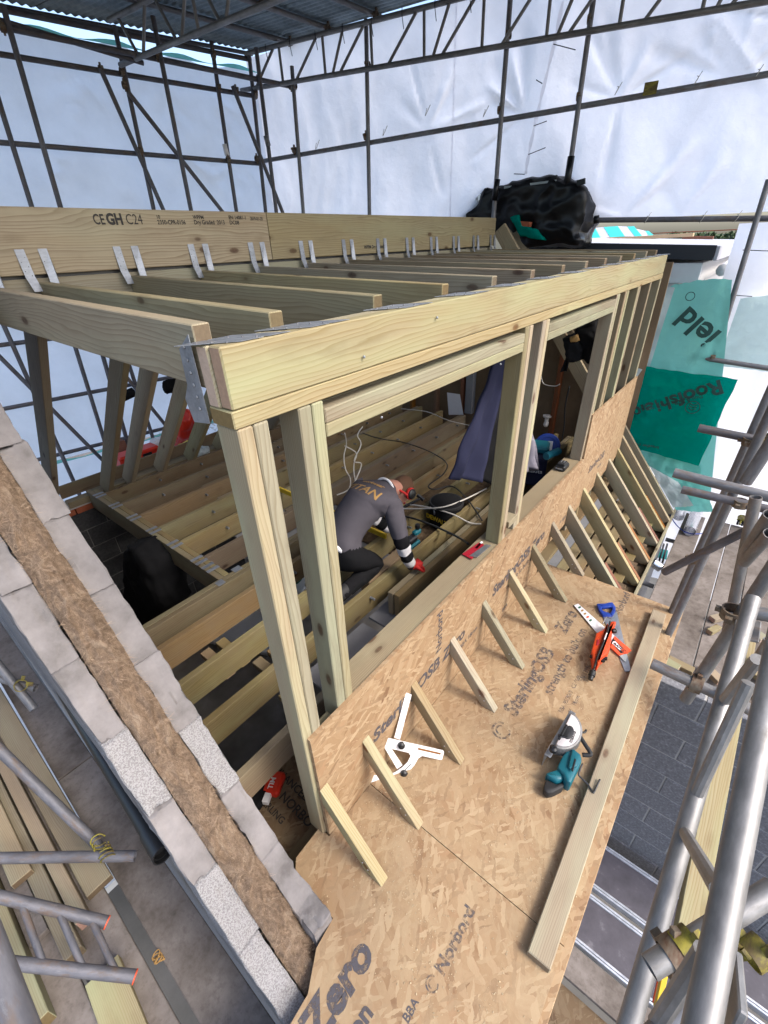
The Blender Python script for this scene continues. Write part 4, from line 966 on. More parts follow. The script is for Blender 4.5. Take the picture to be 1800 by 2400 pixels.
# ---------------------------------------------------------------- chimney under black polythene
chm = thing('wrapped_chimney', (5.3, 1.7, 2.3), 'chimney stack wrapped in loose black polythene at the end of the ridge', 'chimney')
out = [(5.220, 2.365, 2.680), (5.220, 2.231, 2.784), (5.220, 2.107, 2.921), (5.220, 2.034, 2.967), (5.220, 1.770, 2.960), (5.220, 1.476, 2.983), (5.220, 1.234, 2.979), (5.220, 1.150, 2.956), (5.220, 1.044, 2.904), (5.220, 0.946, 2.845), (5.220, 0.904, 2.733), (5.220, 0.875, 2.582), (5.220, 0.924, 2.489), (5.220, 0.922, 2.383), (5.220, 1.442, 2.391), (5.220, 1.712, 2.459), (5.220, 2.175, 2.652)]
def blob(name, mat, pts, x0, x1, parent, amp=0.02, freq=5, rings_=((0.0, 0.35), (0.02, 0.75), (0.10, 0.95), (0.35, 1.0), (0.75, 1.0), (1.0, 0.96)), cuts=4):
    bm = bmesh.new(); c = V((0, sum(p[1] for p in pts)/len(pts), sum(p[2] for p in pts)/len(pts)))
    rings = []
    for fx, sc_ in rings_:
        rings.append([bm.verts.new((x0 + (x1-x0)*fx, c.y + (p[1]-c.y)*sc_, c.z + (p[2]-c.z)*sc_)) for p in pts])
    n = len(pts)
    for a_, b_ in zip(rings, rings[1:]):
        for k in range(n): bm.faces.new((a_[k], a_[(k+1) % n], b_[(k+1) % n], b_[k]))
    bm.faces.new(rings[0]); bm.faces.new(rings[-1][::-1]); bmesh.ops.recalc_face_normals(bm, faces=bm.faces[:])
    bmesh.ops.triangulate(bm, faces=[f for f in bm.faces if len(f.verts) > 4])
    bmesh.ops.subdivide_edges(bm, edges=bm.edges[:], cuts=cuts, use_grid_fill=True); bm.normal_update()
    for v in bm.verts:
        r = abs(noise.noise(v.co*freq)); r2 = abs(noise.noise(v.co*freq*2.3 + V((3, 1, 2))))
        v.co += v.normal*(amp*(1-2.2*r) + amp*0.5*(1-2*r2))
    return link(name, mesh_bm(bm), mat, None, parent, True)
blob('polythene', 'poly_black', out, 5.12, 5.52, chm, 0.034, 3.6, ((0.0, 0.45), (0.01, 0.86), (0.06, 0.99), (0.5, 1.0), (1.0, 1.0)), 6)
for a_, b_, w_ in (((5.120, 1.764, 2.962), (5.120, 1.226, 2.994), 0.03), ((5.100, 1.005, 2.916), (5.100, 0.924, 2.929), 0.05)):
    beam('flap', 'poly_black', a_, b_, 0.02, w_, parent=chm)
beam('foil_strip', 'poly_clear', (5.100, 1.804, 2.950), (5.100, 1.222, 2.957), 0.02, 0.02, parent=chm)
beam('foil_lump', 'foil', (5.130, 2.153, 2.860), (5.130, 2.091, 2.908), 0.03, 0.05, parent=chm)
beam('brick', 'brick', (5.050, 1.567, 2.603), (5.050, 1.427, 2.587), 0.06, 0.045, parent=chm)
blob('membrane', 'membrane', [(5.100, 1.669, 2.665), (5.100, 1.590, 2.680), (5.100, 1.568, 2.587), (5.100, 1.352, 2.528), (5.100, 1.251, 2.436), (5.100, 1.530, 2.487)], 5.02, 5.12, chm, 0.008, 9)

# ---------------------------------------------------------------- neighbour's dormer and what lies beyond
nd = thing('neighbour_dormer', (6, 0.5, 2), 'finished flat roofed dormer next door with dark fascia and white cladding', 'dormer')
beam('roof', 'greypaint', (7.5, -0.29, 2.262), (7.5, 1.95, 2.370), 3.7, 0.09, parent=nd, bev=0.006)
beam('fascia', 'grey_fascia', (5.635, -0.30, 2.258), (5.635, 1.95, 2.366), 0.035, 0.135, parent=nd, bev=0.004)
box('fascia', 'greypaint', (5.62, -0.335, 2.19), (9.3, -0.303, 2.318), nd, 0.004)
box('soffit', 'whitepaint', (5.67, -0.22, 1.98), (9.4, 1.8, 2.17), nd, 0.004)
box('cladding', 'offwhite', (5.68, -0.05, 1.90), (9.2, 1.7, 1.995), nd, 0.004)
box('wall', 'whitepaint', (6.4, -0.20, -1.0), (9.2, 1.6, 1.98), nd, 0.004)
path('gutter', 'whitepaint', [(5.7, -0.40, 2.10), (6.6, -0.40, 2.12), (9.0, -0.40, 2.13)], 0.055, nd, 12, 4)
path('downpipe', 'whitepaint', [(6.25, -0.42, 2.08), (6.25, -0.42, 1.98), (6.05, -0.36, 1.88), (5.85, -0.30, 1.86)], 0.035, nd, 12, 6)
box('bracket', 'grey_fascia', (5.60, 0.06, 1.80), (5.70, 0.10, 1.92), nd)
ns = thing('battened_house', (9, 2, 2.3), 'distant battened roof with turquoise membrane strips and grey tiles', 'roof')
for k, (a_, b_, c_, d_) in enumerate((((10.600, 2.681, 2.387), (10.600, 2.292, 2.403), (11.400, 2.683, 2.596), (11.400, 2.863, 2.589)),
        ((10.600, 2.112, 2.411), (10.600, 1.833, 2.415), (11.400, 2.221, 2.605), (11.400, 2.507, 2.603)), ((10.600, 1.653, 2.408), (10.600, 1.523, 2.410), (11.400, 1.900, 2.589), (11.400, 2.032, 2.588)), ((10.600, 1.411, 2.412), (10.600, 1.323, 2.416), (11.400, 1.603, 2.492), (11.400, 1.668, 2.495)))):
    grid('membrane_strip', 'cyanmem', lambda u, v: lerp(lerp(a_, b_, u), lerp(d_, c_, u), v), 6, 4, ns)
for k, (a_, b_, c_, d_) in enumerate((((10.620, 2.298, 2.403), (10.620, 2.118, 2.411), (11.420, 2.512, 2.603), (11.420, 2.689, 2.596)),
        ((10.620, 1.838, 2.415), (10.620, 1.657, 2.408), (11.420, 2.038, 2.588), (11.420, 2.227, 2.605)), ((10.620, 1.528, 2.410), (10.620, 1.416, 2.412), (11.420, 1.672, 2.495), (11.420, 1.862, 2.542)))):
    grid('tile_strip', 'greypaint', lambda u, v: lerp(lerp(a_, b_, u), lerp(d_, c_, u), v), 4, 4, ns)
beam('timber', 'paleboard', (9.400, 2.300, 2.382), (9.400, 1.274, 2.359), 0.10, 0.08, parent=ns)
beam('timber', 'paleboard', (9.000, 1.731, 2.382), (9.000, 0.421, 2.404), 0.08, 0.05, parent=ns)
beam('timber', 'wood_red', (9.200, 0.596, 2.368), (9.200, 0.168, 2.346), 0.08, 0.05, parent=ns)
box('tiled_slope', 'brick', (14.000, 2.052, 2.431), (15.0, 0.3, 2.45), ns, 0)
hd = thing('hedge', (16, -1.2, 2), 'dark green hedge far beyond the neighbouring flat roof', 'hedge')
bm = bmesh.new(); ha, hb = V((15.000, 1.972, 2.494)), V((15.000, 0.231, 2.362))
for k in range(1500):
    q = lerp(ha, hb, random.random()) + V((random.uniform(0, 1.2), 0, 0)); top = 0.34 + 0.10*noise.noise(V((q.y*2, 0, 0)))
    q.z = 2.05 + random.random()*top; a_ = V((random.uniform(-1, 1), random.uniform(-1, 1), random.uniform(-1, 1))).normalized(); b_ = a_.orthogonal().normalized(); L = random.uniform(0.04, 0.09)
    vs_ = [bm.verts.new(q - a_*L), bm.verts.new(q + b_*L*0.5), bm.verts.new(q + a_*L), bm.verts.new(q - b_*L*0.5)]; bm.faces.new(vs_)
tag(link('foliage', mesh_bm(bm), 'leaf', None, hd), kind='stuff')

# ---------------------------------------------------------------- membranes on the far cheek
DISP = {}
def quad_sheet(name, label, mat, TL, TR, BR, BL, n=40, amp=0.012, cat='membrane', sag=0.0):
    t = thing(name, V(TL), label, cat)
    TL, TR, BR, BL = map(V, (TL, TR, BR, BL)); nr = (TR-TL).cross(BL-TL).normalized()
    def disp(p): return amp*(1.6*noise.noise(p*3.2) + 1.1*(0.5-abs(noise.noise(p*5.5 + V((0, p.z*2, 0))))) + 0.4*noise.noise(p*12)) + 0.8*amp*noise.noise(V((p.y*7 + p.z*2, p.z*1.5, 7)))
    DISP[t] = (disp, nr, TL.copy())
    def fn(u, v):
        p = lerp(lerp(TL, TR, u), lerp(BL, BR, u), v)
        ed = 0.010*noise.noise(V((u*9, v*9, TL.y*5)))
        p = p + nr*disp(p) + (TR-TL)*ed + (BL-TL)*ed; p.z -= sag*4*u*(1-u)*(1-v); return p
    grid('sheet', mat, fn, n, n, t); return t
gm = quad_sheet('green_membrane', 'bright green printed roofing membrane flap hanging by the far rafters', 'membrane', (5.220, 0.087, 1.195), (5.220, -0.860, 1.159), (5.220, -0.789, 0.188), (5.220, 0.085, 0.251), amp=0.020)
pm = quad_sheet('pale_membrane', 'pale green printed membrane hung high beside the dormer posts', 'membrane_pale', (5.340, 0.023, 1.956), (5.340, -0.537, 2.043), (5.340, -1.036, -0.362), (5.340, 0.182, 0.251), amp=0.022, sag=-0.03)
quad_sheet('grey_polythene', 'milky grey polythene strip between the dormer end and the pale membrane', 'poly_clear', (5.260, 0.064, 1.978), (5.300, -0.082, 1.969), (5.300, -0.039, 1.137), (5.260, 0.092, 1.177), amp=0.012)
quad_sheet('pale_membrane', 'loose pale green membrane gathered below the bright green flap', 'membrane_pale', (5.300, -0.259, 0.187), (5.300, -0.796, 0.180), (5.150, -1.082, -0.293), (5.150, -0.735, -0.378), amp=0.03)
quad_sheet('milky_polythene', 'crumpled milky polythene beside the last rafter foot', 'poly_clear', (5.220, -0.324, 0.065), (5.220, -0.660, -0.054), (5.100, -0.884, -0.245), (5.100, -0.700, -0.331), amp=0.03, cat='sheet')
quad_sheet('white_polythene', 'crumpled pale polythene scrap tucked behind the raised strand board', 'poly_clear', (4.950, 0.084, 1.241), (4.950, -0.037, 1.219), (4.920, -0.011, 1.151), (4.920, 0.090, 1.074), 12, 0.02, 'sheet')
quad_sheet('green_membrane', 'faint green tinted sheet right of the tilted pole', 'sheet_tint', (5.470, -0.643, 1.866), (5.470, -0.895, 1.910), (5.470, -1.107, 1.211), (5.470, -0.638, 1.217), amp=0.02)
def mtext(s, size, a, b, up, par, mat='ink_mem', bold=0.004):
    a, b, up = V(a), V(b), V(up); return text('lettering', s, size, a, b-a, up - a, mat, par, bold)
def ring(parent, c, r0, r1, mat, nrm_):
    bm = bmesh.new(); n = 32; m_ = V(nrm_).to_track_quat('Z', 'Y').to_matrix().to_4x4(); m_.translation = V(c)
    i_ = [bm.verts.new((r0*math.cos(6.2832*k/n), r0*math.sin(6.2832*k/n), 0)) for k in range(n)]; q_ = [bm.verts.new((r1*math.cos(6.2832*k/n), r1*math.sin(6.2832*k/n), 0)) for k in range(n)]
    for k in range(n): bm.faces.new((i_[k], q_[k], q_[(k+1) % n], i_[(k+1) % n]))
    return link('emblem', mesh_bm(bm), mat, m_, parent)
o_ = V((-0.030, 0, 0))
def mt(s, size, a, b, c, par, bold=0.004, mat='ink_mem'):
    o = mtext(s, size, V(a), V(b), V(c), par, mat, bold); disp, nr, p0 = DISP[par]
    bm = bmesh.new(); bm.from_mesh(o.data); bmesh.ops.triangulate(bm, faces=bm.faces[:])
    for k in range(2): bmesh.ops.subdivide_edges(bm, edges=[e for e in bm.edges if e.calc_length() > 0.03], cuts=1)
    wm = WM[o]; wi = wm.inverted(); sg = 1 if nr.x < 0 else -1
    for v in bm.verts:
        p = wm @ v.co; p = p - nr*((p - p0).dot(nr)); v.co = wi @ (p + nr*disp(p) + nr*sg*0.022)
    bm.to_mesh(o.data); bm.free(); return o
mt('Roofshield', 0.205, (5.215, -0.725, 1.146), (5.215, -0.005, 0.683), (5.215, -0.801, 1.000), gm, 0.006)
mt('Don & Low', 0.055, (5.215, -0.609, 0.975), (5.215, -0.456, 0.872), (5.215, -0.641, 0.916), gm, 0.0008)
mt('breather membrane', 0.05, (5.215, -0.366, 0.324), (5.215, -0.160, 0.336), (5.215, -0.370, 0.271), gm, 0.0008)
mt('ield', 0.30, (5.310, -0.599, 1.562), (5.310, -0.259, 1.863), (5.310, -0.575, 1.512), pm, 0.008)
ring(pm, V((5.310, -0.239, 1.894)) + o_, 0.035, 0.042, 'ink_mem', (-1, 0, 0))
rc = V((5.215, -0.563, 0.834)) + o_
ring(gm, rc, 0.062, 0.070, 'ink_mem', (-1, 0, 0))
for k in range(3):
    for s_ in (-1, 1): path('emblem', 'ink_mem', [rc + V((-0.002, 0, -0.030+0.026*k)), rc + V((-0.002, s_*0.036, -0.008+0.026*k))], 0.0045, gm, 4, 1)

# ---------------------------------------------------------------- scaffold boards, right side
for k, (y0, y1, x0, x1, lab) in enumerate(((-1.035, -0.83, 2.5, 5.6, 'narrow stained scaffold board next to the eaves gap'), (-1.29, -1.075, 2.3, 5.6, 'scaffold board under the uprights, second from the eaves'), (-1.515, -1.298, 2.3, 5.6, 'scaffold board right of the long dark crack'), (-1.74, -1.523, 2.3, 5.6, 'outer scaffold board among the pipe bases and offcuts'), (-1.965, -1.75, 2.3, 5.6, 'outermost scaffold board at the right picture edge'))):
    t = thing('scaffold_board', (3, (y0+y1)/2, -0.62), lab, 'scaffold board', 'scaffold boards along the eaves')
    beam('plank', 'board', (x0, (y0+y1)/2, -0.62), (x1, (y0+y1)/2, -0.62), y1-y0, 0.038, parent=t, bev=0.004)
rt = thing('eaves_scaffold', (2, -1.1, 0), 'bright steel scaffold poles and couplers beside the strand board deck', 'scaffold')
st(rt, 'standard', (2.750, -1.066, 1.574), (2.750, -1.036, 0.515), 'tube', ea=0.8, eb=1.2)
st(rt, 'standard', (2.500, -1.095, 1.619), (2.500, -1.054, 0.226), 'tube', ea=0.8, eb=0.4)
st(rt, 'standard', (1.300, -1.214, 1.326), (1.300, -1.164, 0.664), 'tube_bright', ea=1.2)
st(rt, 'transom', (1.260, -0.998, 0.822), (1.260, -1.321, 0.809), 'tube_bright', eb=0.5)
st(rt, 'transom', (1.950, -0.804, 1.428), (1.950, -1.184, 1.412), 'tube', eb=0.5)
st(rt, 'transom', (2.680, -0.805, 1.434), (2.680, -1.145, 1.419), 'tube_dark', eb=0.5)
st(rt, 'transom', (2.420, -0.839, 1.137), (2.420, -1.143, 1.138), 'tube_dark', eb=0.5)
st(rt, 'brace', (2.450, -0.898, 0.517), (2.300, -1.202, 1.056), 'tube_dark', eb=0.3)
st(rt, 'standard', (1.750, -1.103, 1.719), (1.780, -1.079, 1.528), 'tube', ea=0.7, eb=0.0)
st(rt, 'standard', (1.900, -1.141, 1.419), (1.900, -1.227, 0.874), 'tube_bright', eb=0.3)
st(rt, 'brace', (1.600, -1.183, 1.493), (1.750, -1.176, 1.203), 'tube_bright'); st(rt, 'brace', (1.600, -1.209, 1.413), (1.750, -1.188, 1.165), 'tube_bright')
for p, mt_ in (((2.420, -1.126, 1.135), 'clamp'), ((2.660, -1.065, 1.411), 'clamp'), ((2.620, -1.127, 1.456), 'clamp_y'), ((2.600, -1.031, 0.594), 'clamp')):
    coupler(p, (0, 0, 1), rt, mt_, 1.25, (0, 1, 0))
coupler((1.270, -1.170, 0.810), (0, 1, 0), rt, 'clamp', 1.35, (0, 0, 1)); coupler((1.240, -1.272, 0.820), (0, 1, 0), rt, 'clamp_y', 1.5, (0, 0.2, 1))
coupler((1.280, -1.177, 1.209), (0, 0.05, 1), rt, 'clamp', 1.35, (0, 1, 0))
plate_ = beam('base_plate', 'tube_bright', (1.200, -1.187, 1.209), (1.200, -1.259, 1.228), 0.12, 0.01, parent=rt)
st(rt, 'transom', (1.200, -1.186, 1.288), (1.200, -1.261, 1.311), 'tube_bright', eb=0.4)
st(rt, 'standard', (2.000, -1.439, 0.616), (2.000, -1.438, 0.418), 'tube_bright', r=0.02)
# near aluminium lattice beam
a0, a1 = V((0.248, -1.200, 1.516)), V((-0.075, -1.200, 1.428)); b0_, b1_ = V((0.529, -1.200, 1.043)), V((0.057, -1.200, 0.836))
a0, a1 = ext(a0, a1, 0.62, 0.7); b0_, b1_ = ext(b0_, b1_, 0.75, 0.8)
nl = lattice('bright aluminium lattice beam close to the camera at lower right', a0, a1, b0_, b1_, [
    (V((0.689, -1.200, 1.432)), V((0.561, -1.200, 1.056))), (V((0.478, -1.200, 1.010)), V((0.131, -1.200, 1.425))),
    (V((0.043, -1.200, 1.382)), V((-0.008, -1.200, 1.129))), (V((0.828, -1.200, 1.210)), V((0.735, -1.200, 1.480)))], 'alu', 0.0242, 0.0165)
tb0, tb1 = (0.100, -1.181, 1.056), (0.374, -1.357, 1.156)
tube('stub', 'alu', tb0, tb1, 0.024, nl)
tube('stub', 'tube', (-0.073, -1.178, 1.091), (0.114, -1.268, 1.233), 0.020, nl)
beam('stub', 'alu', (0.050, -1.240, 1.374), (-0.053, -1.240, 1.425), 0.075, 0.012, up=(0, 1, 0), parent=nl)
dv_ = (V(tb1)-V(tb0)).normalized()
coupler((0.178, -1.231, 1.082), dv_, nl, 'clamp_y', 1.12, (0.2, -0.2, 1)); coupler((0.155, -1.216, 1.069), dv_, nl, 'clamp', 1.16, (-0.6, -0.3, -1))
coupler((0.248, -1.348, 1.104), dv_, nl, 'clamp_y', 1.0, (0, 0.3, -1))

# ---------------------------------------------------------------- below the deck at the right: staging boards
for k, (x0, x1, lab) in enumerate(((1.655, 2.03, 'dark decked aluminium staging board nearest the block wall'), (1.235, 1.605, 'dark decked aluminium staging board nearer the bottom of the picture'))):
    t = thing('staging_board', ((x0+x1)/2, -1.6, -2.1), lab, 'staging board', 'aluminium staging boards below the deck')
    box('deck', 'dark_ply', (x0+0.03, -4.0, -2.12), (x1-0.03, -0.7, -2.10), t, 0)
    for xx in (x0, x1-0.035):
        box('edge_rail', 'alu_edge', (xx, -4.0, -2.16), (xx+0.014, -0.7, -2.09), t, 0.002); box('edge_rail', 'alu_edge', (xx+0.019, -4.0, -2.16), (xx+0.035, -0.7, -2.092), t, 0.002)
t = thing('timber_bearer', (1.1, -1.6, -2.2), 'pale sawn board lying flat beside the staging boards', 'timber')
beam('board', 'board', (1.11, -3.5, -2.12), (1.11, -0.75, -2.12), 0.20, 0.04, parent=t)
t = thing('floor_sheet', (0.6, -1.5, -2.2), 'dirty flaked board floor far below the deck edge', 'board')
prism('board', 'osb_dirty', [(-0.6, -3.5), (0.99, -3.5), (0.99, -0.7), (-0.6, -0.7)], -0.02, 0, Matrix.Translation((0, 0, -2.2)), t)
for x in (1.45, 1.52): pass
t = thing('lean_timber', (1.950, -1.348, 0.600), 'long pale sawn timber passing below the lattice beam', 'timber')
beam('timber', 'wood_pale', (2.120, -1.364, 0.498), (0.800, -1.535, -0.536), 0.05, 0.10, parent=t, up=(0, 1, 0.3))
t = thing('yellow_level', (0.605, -1.450, -0.250), 'orange yellow tool edge standing behind the near lattice beam', 'level')
beam('body', 'yellow', (0.632, -1.420, -0.177), (0.519, -1.420, -0.187), 0.02, 0.05, parent=t); beam('edge', 'orange', (0.672, -1.430, -0.319), (0.577, -1.430, -0.327), 0.01, 0.02, parent=t)
offc = [((1515, 1525), (1590, 1570), 0.09), ((1668, 1455), (1690, 1448), 0.05), ((1662, 1480), (1684, 1470), 0.04), ((1745, 1470), (1790, 1500), 0.10), ((1640, 1520), (1680, 1560), 0.08), ((1740, 1555), (1800, 1600), 0.08), ((1730, 1600), (1790, 1650), 0.06), ((1580, 1540), (1640, 1580), 0.05)]
labs = ['pointed sawn offcut on the boards beside the deck corner', 'small square offcut on the boards near the yellow coupler', 'tiny pale wedge of wood by the square offcut', 'broad timber offcut behind the near pole', 'dark edged offcut below the slanting pole', 'stained offcut behind the vertical bright pole', 'short offcut in the wood heap right of the pole', 'flat board end beside the deck rim']
for (a_, b_, w_), lab in zip(offc, labs):
    z_ = -0.58; 
    pa, pb = None, None
OFF = [((2.868, -0.959, -0.570), (2.806, -1.206, -0.570), 0.09), ((3.602, -1.335, -0.570), (3.688, -1.397, -0.570), 0.06), ((3.411, -1.339, -0.570), (3.529, -1.395, -0.570), 0.05), ((3.634, -1.569, -0.550), (3.554, -1.709, -0.550), 0.10), ((2.952, -1.357, -0.550), (2.844, -1.484, -0.550), 0.07), ((3.157, -1.593, -0.550), (3.055, -1.763, -0.550), 0.08), ((2.864, -1.575, -0.500), (2.757, -1.737, -0.500), 0.06), ((2.885, -1.118, -0.580), (2.864, -1.304, -0.580), 0.07)]
for (a_, b_, w_), lab in zip(OFF, labs):
    t = thing('timber_offcut', a_, lab, 'offcut', 'timber offcuts on the scaffold boards')
    beam('block', 'wood_pale', a_, b_, w_, 0.045, parent=t, bev=0.003)
t = thing('glove', (5.632, -1.393, -0.560), 'worn yellow and black work glove lying on the scaffold boards', 'glove')
gq = V((5.680, -1.384, -0.570))
blob('palm', 'clamp_y', [tuple(gq + V((0, 0.05*math.cos(a), 0.03+0.028*math.sin(a)))) for a in [k*0.785 for k in range(8)]], gq.x-0.06, gq.x+0.06, t, 0.006, 20)
for k in range(4): path('finger', 'blackcloth' if k % 2 else 'clamp_y', [gq + V((-0.05, -0.03+0.02*k, 0.03)), gq + V((-0.09, -0.035+0.024*k, 0.025)), gq + V((-0.12-0.01*(k % 2), -0.03+0.022*k, 0.012))], 0.011, t, 8, 4)
# foil ducts
for (p, q, r, lab) in (((5.584, -0.928, -0.530), (5.020, -0.932, -0.530), 0.062, 'shiny foil duct lying on the narrow scaffold board'), ((5.655, -0.750, -0.550), (5.424, -0.769, -0.600), 0.058, 'shiny open foil duct end beside the last rafter foot'), ((4.284, -0.724, -0.620), (4.291, -0.812, -0.660), 0.05, 'bright metal ring in the gap below the eaves board')):
    t = thing('foil_duct', p, lab, 'duct', 'foil ducts by the eaves')
    p, q = V(p), V(q); m, L = frame(p, q); pr_ = [(-L/2 + L*k/14, r*(1 + 0.025*(k % 2))) for k in range(15)]
    bm = bmesh.new(); R_ = [[bm.verts.new((x, rr*math.cos(6.2832*k/20), rr*math.sin(6.2832*k/20))) for k in range(20)] for x, rr in pr_]
    for u_, v_ in zip(R_, R_[1:]):
        for k in range(20): bm.faces.new((u_[k], u_[(k+1) % 20], v_[(k+1) % 20], v_[k]))
    link('duct', mesh_bm(bm), 'foil', m, t, True)
t = thing('turquoise_panel', (5.688, -0.745, -1.300), 'bright turquoise panel glimpsed in the gap below the eaves board', 'panel')
grid('pane', 'cyanmem', lambda u, v: lerp(lerp((5.726, -0.643, -1.300), (5.747, -0.776, -1.300), u), lerp((5.483, -0.661, -1.300), (5.503, -0.801, -1.300), u), v), 2, 2, t)
for k in range(3):
    pass
path('bar', 'black', [(5.710, -0.705, -1.200), (5.154, -0.744, -1.200)], 0.012, t, 6, 1); path('bar', 'black', [(5.736, -0.742, -1.200), (5.182, -0.782, -1.200)], 0.012, t, 6, 1)
for (a_, b_) in (((4.046, -0.682, -0.750), (4.041, -0.815, -0.750)), ((4.006, -0.992, -0.750), (4.019, -1.086, -0.750)), ((5.066, -0.733, -0.750), (5.071, -0.833, -0.750))):
    tube('transom', 'tube', a_, b_, 0.0242, rt)
tag(path('cable', 'blue', [(5.193, -0.480, -0.300), (5.287, -0.615, -0.450), (5.122, -0.785, -0.550), (5.041, -0.935, -0.570), (5.133, -1.090, -0.560)], 0.006), 'thin dark blue cable trailing over the boards by the foil duct', 'cable', None, 'thing')

# ---------------------------------------------------------------- left lift: boards, timber stack, ladder beam, pipe
lb = [(-0.672, -0.462, 1.775, 4.0, 'board', 'grey scaffold board along the gable, far length beyond the butt joint'), (-0.672, -0.462, -0.6, 1.765, 'board', 'stained grey scaffold board running beside the black pipe'), (-0.935, -0.728, -0.6, 4.0, 'board', 'muddy scaffold board carrying the ladder beam end'), (-1.155, -0.95, -0.6, 4.0, 'board', 'scaffold board under the stacked timbers'), (-1.375, -1.175, -0.6, 4.0, 'board', 'outer scaffold board at the lower left')]
for x0, x1, y0, y1, m_, lab in lb:
    t = thing('scaffold_board', ((x0+x1)/2, (y0+y1)/2, -0.47), lab, 'scaffold board', 'scaffold boards along the gable')
    beam('plank', m_, ((x0+x1)/2, y0, -0.47), ((x0+x1)/2, y1, -0.47), x1-x0, 0.038, parent=t, bev=0.004)
tw = [(-0.735, 0.915, 0.125, 0.047, -0.405, 'wood_grey', 'wide pale plank at the right of the timber stack'), (-0.845, 0.83, 0.060, 0.09, -0.405, 'wood_pale', 'upright batten beside the widest plank of the stack'), (-0.925, 0.73, 0.075, 0.075, -0.41, 'wood', 'square batten second from the widest plank'), (-1.015, 0.95, 0.085, 0.045, -0.425, 'board', 'dirty grey plank in the middle of the timber stack'), (-1.085, 0.60, 0.045, 0.095, -0.40, 'wood', 'tall batten near the leftmost edge of the stack'), (-1.145, 0.52, 0.055, 0.095, -0.40, 'wood_pale', 'pale tall batten with a sawn end, outer part of the stack'), (-1.23, 0.45, 0.095, 0.045, -0.40, 'wood_grey', 'outermost plank of the timber stack'), (-1.33, 0.40, 0.095, 0.047, -0.36, 'wood_pale', 'yellowish plank at the far left of the timber stack'), (-0.975, 1.25, 0.095, 0.045, -0.355, 'wood_grey', 'upper plank resting across the stack')]
for xc, y0, w_, h_, z_, m_, lab in tw:
    t = thing('timber', (xc, y0, z_), lab, 'timber', 'timbers stacked on the gable scaffold')
    beam('plank', m_, (xc, y0, z_), (xc-0.02, 4.2, z_), w_, h_, parent=t, bev=0.003)
t = thing('timber', (-0.87, 0.3, -0.42), 'short wide board end lying at the very bottom of the scaffold', 'timber', 'timbers stacked on the gable scaffold')
beam('plank', 'wood_pale', (-0.865, 0.575, -0.42), (-0.93, -0.4, -0.42), 0.145, 0.05, parent=t)
ls = thing('gable_scaffold', (-0.8, 1, -0.2), 'grey scaffold poles tied with yellow cord over the timber stack', 'scaffold')
st(ls, 'ledger', (-0.952, 1.140, 0.024), (-0.544, 0.702, -0.085), 'tube_dark', ea=1.2); st(ls, 'brace', (-0.750, 1.432, 0.343), (-0.629, 0.868, -0.207), 'tube_dark', ea=0.8)
st(ls, 'standard', (-0.717, -0.267, 1.527), (-0.728, -0.418, 1.466), 'tube_dark', ea=0.2, eb=0.3)
st(ls, 'brace', (-0.590, 2.119, 0.314), (-0.567, 1.877, 0.082), 'tube', ea=0.4); st(ls, 'ledger', (-0.622, 2.153, 0.213), (-0.507, 1.959, 0.151), 'tube', ea=0.6)
coupler((-0.558, 1.986, 0.212), (0, 1, -0.5), ls, 'clamp_y', 1.2)
for k in range(6):
    c_ = lerp((-0.627, 0.863, -0.016), (-0.632, 0.782, -0.052), k/5); pts = [c_ + V((0.03*math.cos(a), 0.02*math.sin(a*0.7), 0.032*math.sin(a))) for a in [j*0.9 + k for j in range(7)]]
    path('cord', 'clamp_y', pts, 0.0035, ls, 5, 3)
lad = thing('ladder_beam', (-0.876, 0.801, -0.205), 'grey ladder beam with orange taped ends lying over the timber stack', 'ladder beam')
ua, ub, la_, lb_ = (-1.046, 1.015, 0.100), (-0.751, 0.596, -0.169), (-1.127, 0.800, 0.020), (-0.757, 0.333, -0.208)
tube('chord', 'tube_dark', ua, ub, 0.0242, lad); tube('chord', 'tube_dark', la_, lb_, 0.0242, lad)
tube('end_band', 'orange_card', lerp(ua, ub, 0.993), lerp(ua, ub, 1.001), 0.026, lad); tube('end_band', 'orange_card', lerp(la_, lb_, 0.994), lerp(la_, lb_, 1.001), 0.026, lad)
for a_, b_ in ((0.34, 0.42), (0.62, 0.67), (0.87, 0.88)): tube('rung', 'tube_dark', lerp(ua, ub, a_), lerp(la_, lb_, b_), 0.014, lad, 12, False)
pip = thing('black_pipe', (-0.463, 0.404, 0.280), 'long black plastic pipe lying between gable wall and scaffold board', 'pipe')
p0, p1 = V((-0.463, 0.367, 0.318)), V((-0.413, 1.689, 0.077)); dd = (p1-p0).normalized()
tube('pipe', 'black', p0, p0 + dd*3.0, 0.034, pip, 24); tube('socket', 'black', p0 - dd*0.02, p0 + dd*0.12, 0.040, pip, 24)
# litter in the gaps: pale slab added below, lit ground put into its colour
tag(box('path', 'pale', (-3.5, 2.7, -3.3), (-0.5, 7, -3.2), bev=0), kind='structure')
t = thing('cord_scrap', (-0.68, 0.5, -0.43), 'small heap of pale cord in the gap between scaffold boards', 'cord')
for k in range(4): path('loop', 'print_tan', [V((-0.682+0.02*math.cos(a*1.3+k), 0.42+0.02*math.sin(a)+0.004*k, -0.45+0.006*k)) for a in range(7)], 0.003, t, 5, 4)

